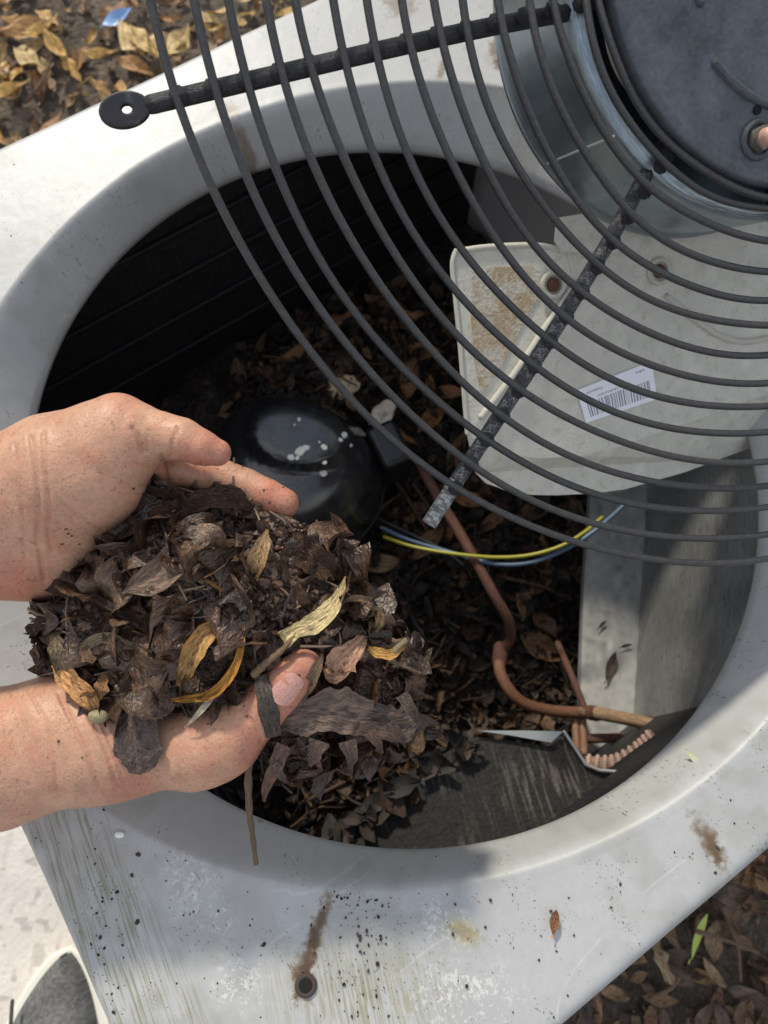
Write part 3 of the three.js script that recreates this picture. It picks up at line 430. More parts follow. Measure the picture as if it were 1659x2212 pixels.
// ------------------------------------------------------------------ fan guard with motor and blades
{
  const fan = thing('fan_guard', 'black wire fan guard with motor and pale blades tilted over the opening', 'fan guard');
  const C = V3(0.17689699, CAM.y - 0.24066764, -0.36536249), n = V3(0.25787613, 0.81131492, 0.52465989), U = V3(0.96617799, -0.21654266, -0.14003348), V = V3(0, 0.54302613, -0.83971580);
  fan.position.copy(C); fan.quaternion.setFromRotationMatrix(new THREE.Matrix4().makeBasis(U, n, V.clone().negate()));   // local: x = U, y = n, z = -V
  fan.updateMatrixWorld(true); const inv = fan.matrixWorld.clone().invert();
  const loc = (a, r, off) => V3(Math.cos(a) * r, off, -Math.sin(a) * r), D = Math.PI / 180;
  const wornMap = (base, wear, thr, seed) => tex(512, 128, (u, v) => { const w = sm(thr, thr + 0.12, 0.25 * n8(u * 4, v) + 0.3 * n32(u * 8, v * 2 + seed) + 0.45 * n64(u * 8, v * 2)); return [0, 1, 2].map(i => mix(base[i] * (0.85 + 0.3 * n64(u, v)), wear[i], w)); });
  const wireMat = new THREE.MeshPhysicalMaterial({ side: THREE.DoubleSide, clearcoat: 0.6, clearcoatRoughness: 0.25, map: wornMap([0.15, 0.15, 0.155], [0.42, 0.40, 0.37], 0.60, 0.1), roughness: 0.4, bumpMap: grainBump, bumpScale: 0.0004 });
  const rodMat = std({ map: wornMap([0.16, 0.16, 0.17], [0.40, 0.39, 0.38], 0.66, 0.5), roughness: 0.55, bumpMap: grainBump, bumpScale: 0.0006 });
  const bareMat = std({ map: wornMap([0.20, 0.20, 0.21], [0.56, 0.56, 0.55], 0.53, 0.8), roughness: 0.55, bumpMap: grainBump, bumpScale: 0.0006 });
  const R = 0.29, S = 0.01370809, rr = rng(3);
  const radii = []; for (let k = 0; k < 14; k++) radii.push(R - k * S); radii.push(R - 13.45 * S);
  for (const r of radii) {
    const N = 160, pos = [], ph = rr() * 6, pts = []; for (let i = 0; i < N; i++) { const a = i / N * Math.PI * 2, q = r + 0.0008 * Math.sin(3 * a + ph) + 0.0005 * Math.sin(9 * a + ph * 2); pts.push(loc(a, q, 0.0012 * Math.sin(2 * a + ph))); }
    const g = new THREE.TubeGeometry(new THREE.CatmullRomCurve3(pts, true), 240, 0.0018, 10, true), u = g.attributes.uv; for (let i = 0; i < u.count; i++) u.setX(i, u.getX(i) * 50);
    mesh('guard_ring', g, wireMat, fan);
  }
  const rodLocal = (a, end) => [[0.085, -0.020], [0.11, -0.016], [0.15, -0.009], [0.20, -0.0055], [0.25, -0.0052], [end, -0.0055]].map(([r, o]) => loc(a * D, r, o));
  const rodGeo = p => { const g = taperTube(p, t => 0.0037, 40, 12), u = g.attributes.uv; for (let i = 0; i < u.count; i++) u.setX(i, u.getX(i) * 3); return g; };
  const angs = [-161.4, -120.6, -80.6, -41.4, -1.4, 38.6, 78.6, 118.6, 158.6];
  angs.forEach((a, i) => {
    const tab = i % 3 === 0, end = tab ? 0.301 : 0.3085;
    const rod = mesh('support_rod', rodGeo(rodLocal(a, end)), i === 1 ? bareMat : rodMat, fan);
    const e = loc(a * D, end, -0.0055), cg = new THREE.SphereGeometry(0.0037, 12, 8).translate(e.x, e.y, e.z); mesh('rod_end', cg, i === 1 ? bareMat : rodMat, rod);
    if (i === 1) mesh('bare_tip', taperTube([loc(a * D, 0.287, -0.0055), loc(a * D, 0.30, -0.0055), loc(a * D, 0.3115, -0.0055), loc(a * D, 0.3118, -0.0055)], t => t > 0.98 ? 0.0002 : 0.0039, 60, 14), std({ map: wornMap([0.30, 0.30, 0.30], [0.72, 0.72, 0.70], 0.48, 0.3), roughness: 0.5, metalness: 0.2 }), rod);
    // welds where the rings cross
    const w = []; for (const r of radii) { const p = loc(a * D, r, -0.002 - 0.0035 * sm(0.2, 0.11, r)); w.push(new THREE.SphereGeometry(0.0036, 8, 6).scale(1.1, 0.7, 1.1).translate(p.x, p.y, p.z)); }
    mesh('weld_beads', mergeGeometries(w), rodMat, rod).userData.kind = 'stuff';
    if (tab) { // flattened mounting eyelet
      const s = new THREE.Shape(); s.absellipse(0, 0, 0.0090, 0.0055, 0, Math.PI * 2); const h = new THREE.Path(); h.absellipse(-0.0008, 0, 0.0030, 0.0026, 0, Math.PI * 2); s.holes.push(h);
      const g = new THREE.ExtrudeGeometry(s, { depth: 0.0026, bevelEnabled: true, bevelSize: 0.001, bevelThickness: 0.001, bevelSegments: 3, curveSegments: 20 }); g.rotateX(-Math.PI / 2).rotateY(a * D); const p = loc(a * D, 0.3115, -0.0065); g.translate(p.x, p.y, p.z); mesh('eyelet', g, rodMat, rod);
      if (i === 3) mesh('foot', capTube([loc(a * D, 0.309, -0.006), loc(a * D, 0.311, -0.02), loc(a * D, 0.298, -0.043)], 0.0038, 12, 10), rodMat, rod);
    }
  });
  // motor plate
  const prof = [[0, 0.004], [0.05, 0.004], [0.094, 0.0035], [0.0965, 0.0045], [0.1, 0.0042], [0.1015, 0.002], [0.1015, -0.004], [0.099, -0.012]].map(([x, y]) => new THREE.Vector2(x, y));
  const plateMap = tex(1024, 1024, (u, v) => { let k = 0.325 + 0.05 * (n16(u, v) - 0.5) + 0.05 * (n128(u, v) - 0.5); const sc = (sm(0.70, 0.9, 0.5 * n128(u * 1.5 + 0.2, v * 1.5) + 0.5 * n32(u * 2, v * 2)) * 0.12 + sm(0.96, 0.99, n256(u * 1.2, v * 1.2)) * 0.4) * sm(0.35, 0.7, n8(u, v)); const dk = sm(0.55, 0.8, 0.6 * n16(u * 1.5 + 0.6, v * 1.5) + 0.4 * n128(u, v)) * 0.07; k += sc * 0.7 - dk; return [k * 0.93, k * 0.98, k * 1.04]; });
  const pg = new THREE.LatheGeometry(prof, 96); { const q = pg.attributes.position, u = pg.attributes.uv; for (let i = 0; i < q.count; i++) u.setXY(i, q.getX(i) * 4.5, q.getZ(i) * 4.5); }
  const plateMat = std({ map: plateMap, bumpMap: grainBump, bumpScale: 0.0004, roughness: 0.5, metalness: 0.1 });
  const plate = mesh('motor_plate', pg, plateMat, fan);
  { const pts = []; for (let i = 0; i <= 30; i++) { const a = (-128 + i / 30 * 42) * D; pts.push(loc(a, 0.068, 0.0038)); }
    mesh('stamped_rib', capTube(pts, 0.0022, 40, 8), plateMat, plate);
    const up = []; for (let i = 0; i <= 30; i++) { const a = (150 + i / 30 * 60) * D; up.push(loc(a, 0.062, 0.0038)); } mesh('stamped_rib', capTube(up, 0.0022, 40, 8), plateMat, plate); }
  for (const a of [-99.5, -9.5, 80.5, 170.5]) { // capped stud with a ring-shaped seat
    const b = loc(a * D, 0.0833, 0.004), bolt = new THREE.Group(); bolt.name = 'mounting_stud'; bolt.position.copy(b); plate.add(bolt);
    mesh('seat', new THREE.TorusGeometry(0.0078, 0.0016, 8, 28).rotateX(Math.PI / 2), plateMat, bolt);
    mesh('nut', new THREE.CylinderGeometry(0.0055, 0.006, 0.005, 6).translate(0, 0.0025, 0), std({ color: lin(0.55, 0.50, 0.42), roughness: 0.5, metalness: 0.5, map: metalMap }), bolt);
    mesh('cap', new THREE.LatheGeometry([[0, 0.0118], [0.002, 0.0114], [0.0036, 0.0098], [0.0041, 0.0075], [0.0041, 0.004]].map(q => new THREE.Vector2(...q)), 24), std({ color: lin(0.62, 0.38, 0.28), roughness: 0.5, metalness: 0.3 }), bolt);
    const h = loc((a - 4) * D, 0.072, 0.0042); mesh('bolt_hole', new THREE.CylinderGeometry(0.0021, 0.0021, 0.0008, 14).translate(h.x, h.y, h.z), std({ color: lin(0.004, 0.004, 0.005), roughness: 1 }), plate);
  }
  // motor shell
  const zinc = tex(512, 128, (u, v) => { const k = 0.66 + 0.10 * (n8(u * 4, v) - 0.5) + 0.06 * (n64(u * 3, v * 0.3) - 0.5) + 0.05 * (n256(u, v) - 0.5); return [k * 0.93, k * 1.0, k * 1.03]; });
  const ms = new THREE.LatheGeometry([[0.108, -0.010], [0.1135, -0.012], [0.1145, -0.015], [0.1145, -0.083], [0.1165, -0.085], [0.1165, -0.0875], [0.112, -0.090], [0.05, -0.092]].map(q => new THREE.Vector2(...q)), 128);
  const shell = mesh('motor_shell', ms, std({ map: zinc, metalness: 0.75, roughness: 0.32, bumpMap: grainBump, bumpScale: 0.0002 }), fan);
  { const a = -133 * D; mesh('seam', capTube([loc(a, 0.1148, -0.014), loc(a, 0.1148, -0.05), loc(a, 0.1148, -0.084)], 0.0007, 4, 6), std({ color: lin(0.8, 0.8, 0.78), roughness: 0.3, metalness: 0.5 }), shell); }
  const creamMap = tex(512, 512, (u, v) => { let k = 0.80 + 0.06 * (n16(u, v) - 0.5) + 0.04 * (n128(u, v) - 0.5); const st = sm(0.62, 0.85, 0.5 * n32(u + 0.1, v) + 0.3 * n128(u, v) + 0.2 * n256(u, v)) * 0.10; return [k - st, (k - st) * 0.98, (k - st * 1.6) * 0.915]; });
  const cream = std({ map: creamMap, roughness: 0.5, bumpMap: grainBump, bumpScale: 0.0003 });
  mesh('hub', new THREE.LatheGeometry([[0, -0.088], [0.045, -0.088], [0.048, -0.092], [0.048, -0.120], [0.044, -0.124], [0, -0.124]].map(q => new THREE.Vector2(...q)), 48), cream, fan);
  // blades traced on their plane, with bends along the creases
  const OFF = -0.094, bo = C.clone().addScaledVector(n, OFF);
  const A = [[985, 541], [1060, 533], [1170, 531], [1225, 545], [1240, 620], [1110, 810], [1010, 940], [1003, 850], [990, 700], [978, 562]];
  const B = [[1225, 545], [1330, 538], [1500, 500], [1700, 470], [1700, 836], [1659, 850], [1540, 895], [1420, 935], [1340, 965], [1250, 985], [1170, 990], [1100, 983], [1050, 962], [1010, 940], [1110, 810], [1240, 620]];
  const Cc = [[1010, 940], [1050, 962], [1100, 983], [1170, 990], [1250, 985], [1340, 965], [1420, 935], [1540, 895], [1659, 850], [1700, 836], [1700, 930], [1620, 968], [1560, 990], [1480, 1020], [1350, 1057], [1280, 1066], [1200, 1070], [1150, 1069], [1100, 1062], [1050, 1044], [1028, 1022]];
  const hitBend = (bend) => (x, y) => onPlane(x, y, bo.clone().addScaledVector(n, bend(x, y)), n);
  const lineD = (x, y, x0, y0, x1, y1) => ((x - x0) * (y1 - y0) - (y - y0) * (x1 - x0)) / Math.hypot(x1 - x0, y1 - y0);
  const bendA = (x, y) => -0.00003 * Math.max(0, -lineD(x, y, 1240, 620, 1010, 940)) * -1 * -1;
  const bendC = (x, y) => -0.00014 * Math.max(0, y - (990 - 0.0007 * Math.pow(Math.max(0, x - 1170), 2) - 0.002 * Math.pow(Math.min(0, x - 1170), 2)));
  const rustMap = tex(512, 512, (u, v) => { const k0 = creamAt(u, v); const w = 0.75 * sm(0.15, 0.80, 0.45 * n16(u * 1.0, v) + 0.3 * n64(u, v) + 0.25 * n256(u, v)); return [mix(k0[0], 0.55, w * 0.8), mix(k0[1], 0.44, w * 0.85), mix(k0[2], 0.30, w * 0.9)]; });
  function creamAt(u, v) { const k = 0.79 + 0.07 * (n16(u, v) - 0.5) + 0.05 * (n128(u, v) - 0.5); return [k, k * 0.98, k * 0.915]; }
  const rusty = std({ map: rustMap, roughness: 0.75, bumpMap: grainBump, bumpScale: 0.0005 });
  const flat = (pts, bend, t = 0.0016) => { const g = sheet(pts, hitBend(bend), n, t); g.applyMatrix4(inv); const u = g.attributes.uv; for (let i = 0; i < u.count; i++) u.setXY(i, u.getX(i) * 9, u.getY(i) * 9); g.computeVertexNormals(); return g; };
  const z0 = () => 0;
  const blade = new THREE.Group(); blade.name = 'blade'; fan.add(blade);
  mesh('flap', flat(A, bendA), cream, blade); mesh('web', flat(B, z0), cream, blade); mesh('trailing_lip', flat(Cc, bendC), cream, blade);
  mesh('rust_patch', flat([[1020, 585], [1060, 578], [1150, 575], [1165, 640], [1120, 720], [1080, 800], [1040, 850], [1025, 780], [1018, 690]], (x, y) => bendA(x, y) + 0.0006, 0.0006), rusty, blade);
  { const w = (x, y, o) => onPlane(x, y, bo.clone().addScaledVector(n, o), n).applyMatrix4(inv);
    mesh('stiffening_fold', capTube([w(1243, 612, 0.001), w(1180, 705, 0.0013), w(1112, 806, 0.0013), w(1040, 900, 0.0002)], 0.0021, 20, 10), cream, blade);
    mesh('edge_roll', capTube([[984, 545], [978, 566], [984, 640], [990, 700], [997, 775], [1003, 850], [1010, 935]].map(([x, y]) => w(x, y, bendA(x, y) - 0.0003)), 0.0017, 40, 8), cream, blade);
    mesh('edge_roll', capTube([[986, 543], [1060, 534], [1170, 532], [1222, 545]].map(([x, y]) => w(x, y, bendA(x, y) - 0.0003)), 0.0019, 20, 8), cream, blade);
    mesh('curved_fold', capTube([w(1440, 640, 0.0003), w(1500, 690, 0.0005), w(1560, 728, 0.0005), w(1610, 738, 0.0003), w(1660, 730, 0.0003)], 0.002, 30, 8), cream, blade);
    for (const [x, y] of [[1195, 615], [1425, 586]]) { const p = w(x, y, 0.001), rv = new THREE.Group(); rv.name = 'rivet'; rv.position.copy(p); blade.add(rv); mesh('washer', new THREE.TorusGeometry(0.0068, 0.0016, 8, 26).rotateX(Math.PI / 2), cream, rv); mesh('rivet_head', new THREE.SphereGeometry(0.0042, 16, 8, 0, Math.PI * 2, 0, Math.PI / 2).scale(1, 0.5, 1), std({ color: lin(0.16, 0.065, 0.035), roughness: 0.8, map: bark }), rv); }
    // barcode sticker
    const cv = document.createElement('canvas'); cv.width = 512; cv.height = 260; const x = cv.getContext('2d'); x.fillStyle = '#f1f1f6'; x.fillRect(0, 0, 512, 260); const r = rng(71);
    x.fillStyle = '#8d8b98'; const ticks = (x0, y0, x1, h) => { for (let q = x0; q < x1;) { const w2 = 3 + r() * 8; x.fillRect(q, y0 + r() * 4, w2, h - r() * 8); q += w2 + 3 + r() * 4; } };
    ticks(60, 40, 165, 20); ticks(395, 30, 455, 20); ticks(120, 88, 340, 18); x.fillStyle = '#7b7985'; for (let q = 40; q < 470;) { const w2 = 3 + Math.floor(r() * 3) * 3; x.fillRect(q, 120, w2, 110); q += w2 + 4 + Math.floor(r() * 3) * 3; }
    const t = new THREE.CanvasTexture(cv); t.colorSpace = THREE.SRGBColorSpace; t.magFilter = THREE.LinearFilter;
    const c4 = [[1245, 843], [1408, 780], [1420, 862], [1266, 914]].map(([a, b]) => w(a, b, 0.0009)), sg = new THREE.BufferGeometry(); sg.setAttribute('position', new THREE.Float32BufferAttribute([c4[3], c4[2], c4[1], c4[3], c4[1], c4[0]].flatMap(q => [q.x, q.y, q.z]), 3)); sg.setAttribute('uv', new THREE.Float32BufferAttribute([0, 0, 1, 0, 1, 1, 0, 0, 1, 1, 0, 1], 2)); sg.computeVertexNormals();
    const st = mesh('barcode_sticker', sg, std({ map: t, roughness: 0.4 }), blade); st.userData.label = 'white paper sticker with a grey barcode';
    // light bracket between shell and blade
    mesh('blade_arm', flat([[1205, 470], [1330, 450], [1500, 420], [1500, 520], [1330, 545], [1215, 545], [1200, 520]], () => 0.0045, 0.002), cream, blade);
  }
  // a further blade, the same shape turned about the shaft
  for (const k of [1]) { const b = blade.clone(); b.name = 'blade'; for (let i = b.children.length - 1; i >= 0; i--) if (/sticker|rust/.test(b.children[i].name)) b.remove(b.children[i]); b.rotation.y = k * 2 * Math.PI / 3; fan.add(b); }
}
// ------------------------------------------------------------------ shoe on the slab
{
  const shoe = thing('shoe', 'grey suede shoe with pale rubber rim standing on the concrete slab', 'shoe');
  const toe = onY(150, 2052, 0.06), dir = onY(105, 2330, 0.06).sub(toe).setY(0).normalize(), right = V3(0, 1, 0).cross(dir).normalize();
  shoe.position.set(toe.x, 0.03, toe.z); shoe.quaternion.setFromRotationMatrix(new THREE.Matrix4().makeBasis(right, V3(0, 1, 0), dir));
  const half = s => 0.052 * Math.pow(Math.sin(Math.PI * 0.5 * clamp(s / 0.12)), 0.62) * (1 - 0.16 * sm(0.12, 0.2, s) + 0.06 * sm(0.2, 0.25, s)) * (s > 0.24 ? Math.sqrt(clamp((0.285 - s) / 0.045)) : 1);
  const outline = (k) => { const q = []; for (let i = 0; i <= 40; i++) { const s = i / 40 * 0.285; q.push(new THREE.Vector2(half(s) + k * (s > 0 && s < 0.285 ? 1 : 0), s)); } for (let i = 40; i >= 0; i--) { const s = i / 40 * 0.285; q.push(new THREE.Vector2(-half(s) - k * (s > 0 && s < 0.285 ? 1 : 0), s)); } return q; };
  const sg = new THREE.ExtrudeGeometry(new THREE.Shape(outline(0.0035)), { depth: 0.022, bevelEnabled: true, bevelSize: 0.003, bevelThickness: 0.003, bevelSegments: 3 }); sg.rotateX(Math.PI / 2).translate(0, 0.026, 0);
  mesh('rubber_sole', sg, std({ color: lin(0.78, 0.76, 0.66), roughness: 0.6 }), shoe);
  const pos = [], uv = [], ix = [], NS = 48, NV = 24;
  for (let i = 0; i <= NS; i++) for (let j = 0; j <= NV; j++) {
    const s = mix(0.002, 0.282, i / NS), a = j / NV * Math.PI, h = mix(0.030, 0.062, sm(0.0, 0.10, s)) + 0.05 * sm(0.10, 0.2, s), w = Math.max(0.002, half(s) - 0.004);
    const x = Math.cos(a) * w, c = Math.pow(Math.sin(a), 0.6), wr = 0.0022 * fbm(x * 40, s * 40, 1, 3) - 0.002 * Math.exp(-Math.pow((s - 0.07 - x * 0.25) / 0.003, 2));
    pos.push(x, 0.024 + h * c + wr * c, s); uv.push(x * 8, s * 8);
  }
  for (let i = 0; i < NS; i++) for (let j = 0; j < NV; j++) { const a = i * (NV + 1) + j, b = a + NV + 1; ix.push(a, a + 1, b, b, a + 1, b + 1); }
  const g = new THREE.BufferGeometry(); g.setAttribute('position', new THREE.Float32BufferAttribute(pos, 3)); g.setAttribute('uv', new THREE.Float32BufferAttribute(uv, 2)); g.setIndex(ix); g.computeVertexNormals();
  const suede = tex(512, 512, (u, v) => { const k = 0.40 + 0.12 * (n8(u, v) - 0.5) + 0.12 * (n64(u, v) - 0.5) + 0.1 * (n256(u, v) - 0.5); return [k, k, k * 0.98]; });
  mesh('upper', g, std({ map: suede, bumpMap: grainBump, bumpScale: 0.001, roughness: 0.95 }), shoe);
  mesh('toe_seam', capTube([V3(-0.03, 0.075, 0.035), V3(-0.022, 0.088, 0.06), V3(-0.02, 0.098, 0.09), V3(-0.024, 0.11, 0.13)], 0.0018, 24, 6), std({ color: lin(0.05, 0.05, 0.05), roughness: 0.9 }), shoe);
}
// ------------------------------------------------------------------ soil crumbs on the panel
{
  const g = new THREE.IcosahedronGeometry(1, 0), spots = [];
  const r = rng(91);
  const zone = (x0, y0, x1, y1, n, s) => { for (let i = 0; i < n; i++) spots.push([mix(x0, x1, r()), mix(y0, y1, r()), s * (0.4 + r() * r() * 1.6)]); };
  zone(215, 1920, 270, 2212, 40, 2.6); zone(180, 1740, 230, 2160, 60, 2.0); zone(30, 1800, 130, 1960, 30, 1.6); zone(300, 1750, 900, 2200, 90, 2.0); zone(730, 1920, 840, 2200, 75, 2.8); zone(900, 1930, 1400, 2200, 50, 2.0); zone(1300, 1700, 1640, 2000, 26, 2.0); zone(0, 1310, 110, 1470, 34, 2.6); zone(0, 330, 330, 560, 24, 1.8); zone(720, 1880, 780, 1960, 14, 3); zone(1640, 1530, 1659, 1700, 6, 3);
  spots.push([300, 1846, 5], [285, 1890, 4], [298, 1990, 6], [600, 1890, 4], [570, 2040, 4], [590, 1850, 3], [1190, 1968, 4], [1340, 1910, 3], [1008, 2130, 4], [950, 1865, 4], [1545, 1885, 4], [1320, 1960, 3.4]);
  const hits = []; for (const [x, y, s] of spots) { const p = onY(x, y, TOP), e = toE(p), d = Math.hypot(p.x - OC.x, p.z - OC.z), t = Math.atan2(p.z - OC.z, p.x - OC.x); if (d < RI(t) + 0.004 || e[0] < E1MIN + 0.006 || e[1] > E2MAX - 0.006) continue; let yy = TOP + panelDrop(e[0], e[1]); if (d < RC(t)) yy = TOP - 0.037 * (RC(t) - d) / (RC(t) - RI(t)); hits.push([p.x, yy, p.z, px2m(s, 0.46)]); }
  let k = 0; const im = instances('soil_crumbs', g, std({ color: lin(1, 1, 1), roughness: 0.95 }), hits.length, (d, q, c) => { const h = hits[k++]; d.position.set(h[0], h[1] + h[3] * 0.2, h[2]); d.rotation.set(q() * 6, q() * 6, q() * 6); d.scale.set(h[3] * (0.7 + q()), h[3] * (0.5 + q() * 0.5), h[3] * 0.8); tint(c, [[0.03, 0.022, 0.018], [0.06, 0.045, 0.035], [0.02, 0.018, 0.017]], q); }, 92);
  tag(im, 'dark soil crumbs scattered over the grey top panel', 'soil');
  const c1 = onY(515, 2212 - 372, TOP), wc = mesh('white_crumb', new THREE.IcosahedronGeometry(0.0022, 1).scale(1.2, 0.7, 0.8), std({ color: lin(0.85, 0.85, 0.82), roughness: 0.6 })); wc.position.copy(onY(258, 1803, TOP + 0.0015)); tag(wc, 'white crumb lying on the grey panel below the wrist', 'crumb');
  const b1 = mesh('fallen_leaf', leafGeo(0.012, 0.005, 0.3, 0.3, 0.5, 0, 33, 6, 3), BROWN[3]); b1.position.copy(onY(1197, 1992, TOP + 0.003)); b1.rotation.y = 1.4; tag(b1, 'tiny red brown leaf scrap on the grey panel', 'leaf');
  const b2 = mesh('fallen_leaf', leafGeo(0.014, 0.0035, 0.2, 0.2, 0.3, 0, 34, 6, 3), std({ color: lin(0.5, 0.5, 0.3), roughness: 0.6 })); b2.position.copy(onY(1497, 1637, TOP - 0.012)); b2.rotation.y = -0.8; tag(b2, 'tiny green leaf scrap on the sloping rim', 'leaf');
  for (const [x, y, s, a] of [[1318, 1440, 0.030, 1.2], [1352, 1395, 0.012, 0.3], [1300, 1350, 0.012, 0.8]]) { const m = mesh('leaf_scrap', leafGeo(s, s * 0.28, 0.3, 0.3, 0.6, 0, 35 + x, 6, 3), DARK[0]); m.position.copy(onY(x, y, LEDGE + 0.003)); m.rotation.y = a; tag(m, 'dark leaf scrap stuck on the pale ledge', 'leaf', 'scraps on the ledge'); }
}
// ------------------------------------------------------------------ the person's two hands
const person = thing('person', 'bare cupped hands and forearms reaching over the cabinet with rotted leaves', 'person');
const skinMap = tex(512, 512, (u, v) => { const m = n8(u, v), k = 0.93 + 0.07 * (n16(u, v) - 0.5) + 0.05 * (n64(u, v) - 0.5) + 0.10 * (n256(u, v) - 0.5) - 0.10 * sm(0.80, 0.92, n64(u * 1.3, v * 1.3)); const red = 0.07 * sm(0.40, 0.85, 0.6 * m + 0.4 * n32(u, v)); return [k, k * (1 - red), k * (1 - red * 1.1)]; });
const skinBump = tex(512, 512, (u, v) => { const g = 0.45 * n128(u, v) + 0.35 * n256(u * 1.0, v * 1.0) + 0.2 * n64(u, v * 2); return [g, g, g]; }, false);
const skin = new THREE.MeshPhysicalMaterial({ side: THREE.DoubleSide, map: skinMap, bumpMap: skinBump, bumpScale: 0.0002, roughness: 0.45, vertexColors: true, sheen: 0.25, sheenRoughness: 0.5, sheenColor: lin(0.9, 0.45, 0.3), specularIntensity: 0.6 });
function buildHand(name, chains, creases, tips, h) {
  // chains: list of { k, pts: [[x, y, depth, r_mm], ...] }
  const C = chains.map(c => ({ k: c.k, p: c.pts.map(q => P(q[0], q[1], q[2])), r: c.pts.map(q => q[3] / 1000) }));
  const mn = V3(1e9, 1e9, 1e9), mx = V3(-1e9, -1e9, -1e9);
  for (const c of C) c.p.forEach((p, i) => { mn.min(p.clone().addScalar(-c.r[i] - 0.004)); mx.max(p.clone().addScalar(c.r[i] + 0.004)); });
  const sdf = (x, y, z) => { let d = 1; for (const c of C) { let e = 1; for (let i = 0; i < c.p.length - 1; i++) e = smin(e, cone(x, y, z, c.p[i], c.p[i + 1], c.r[i], c.r[i + 1]), 0.0008); d = smin(d, e, c.k); } return d; };
  const g = surfaceNets(sdf, mn, mx, h), p = g.attributes.position, nn = g.attributes.normal, v = V3(), nv = V3();
  const segD = (x, y, a, b) => { const t = clamp(((x - a[0]) * (b[0] - a[0]) + (y - a[1]) * (b[1] - a[1])) / ((b[0] - a[0]) ** 2 + (b[1] - a[1]) ** 2)); return Math.hypot(x - mix(a[0], b[0], t), y - mix(a[1], b[1], t)); };
  const T = tips.map(t => [P(t[0], t[1], t[2]), t[3]]), col = new Float32Array(p.count * 3);
  for (let i = 0; i < p.count; i++) {
    v.fromBufferAttribute(p, i); nv.fromBufferAttribute(nn, i);
    let dz = 0.0003 * fbm(v.x * 60, v.y * 60, v.z * 60, 3) + 0.0012 * fbm(v.x * 22, v.y * 22, v.z * 22 + 5, 2);
    const q = toPx(v); let red = 0;
    if (nv.dot(FW) < 0.25) for (const c of creases) { let d = 99; for (let s = 0; s < c.p.length - 1; s++) d = Math.min(d, segD(q[0], q[1], c.p[s], c.p[s + 1])); d += 1.6 * PN.noise(q[0] * 0.05, q[1] * 0.05, 1.5); if (d < 40) { dz -= 1.0 * c.d * Math.exp(-Math.pow(d / c.w, 2)); dz += c.d * 0.12 * Math.exp(-Math.pow((d - c.w * 2.4) / (c.w * 1.3), 2)); red = Math.max(red, 0.22 * Math.exp(-Math.pow(d / (c.w * 1.2), 2))); } }
    for (const [tp, tr] of T) red = Math.max(red, 0.75 * sm(tr, tr * 0.35, v.distanceTo(tp)));
    red = clamp(red + 0.20 * fbm(v.x * 24 + 4, v.y * 30, v.z * 30, 3)); p.setXYZ(i, v.x + nv.x * dz, v.y + nv.y * dz, v.z + nv.z * dz);
    col[i * 3] = mix(0.60, 0.54, red); col[i * 3 + 1] = mix(0.335, 0.215, red); col[i * 3 + 2] = mix(0.215, 0.14, red);
  }
  g.setAttribute('color', new THREE.BufferAttribute(col, 3)); uvXZ(g, 9); g.computeVertexNormals();
  return mesh(name, g, skin, person);
}
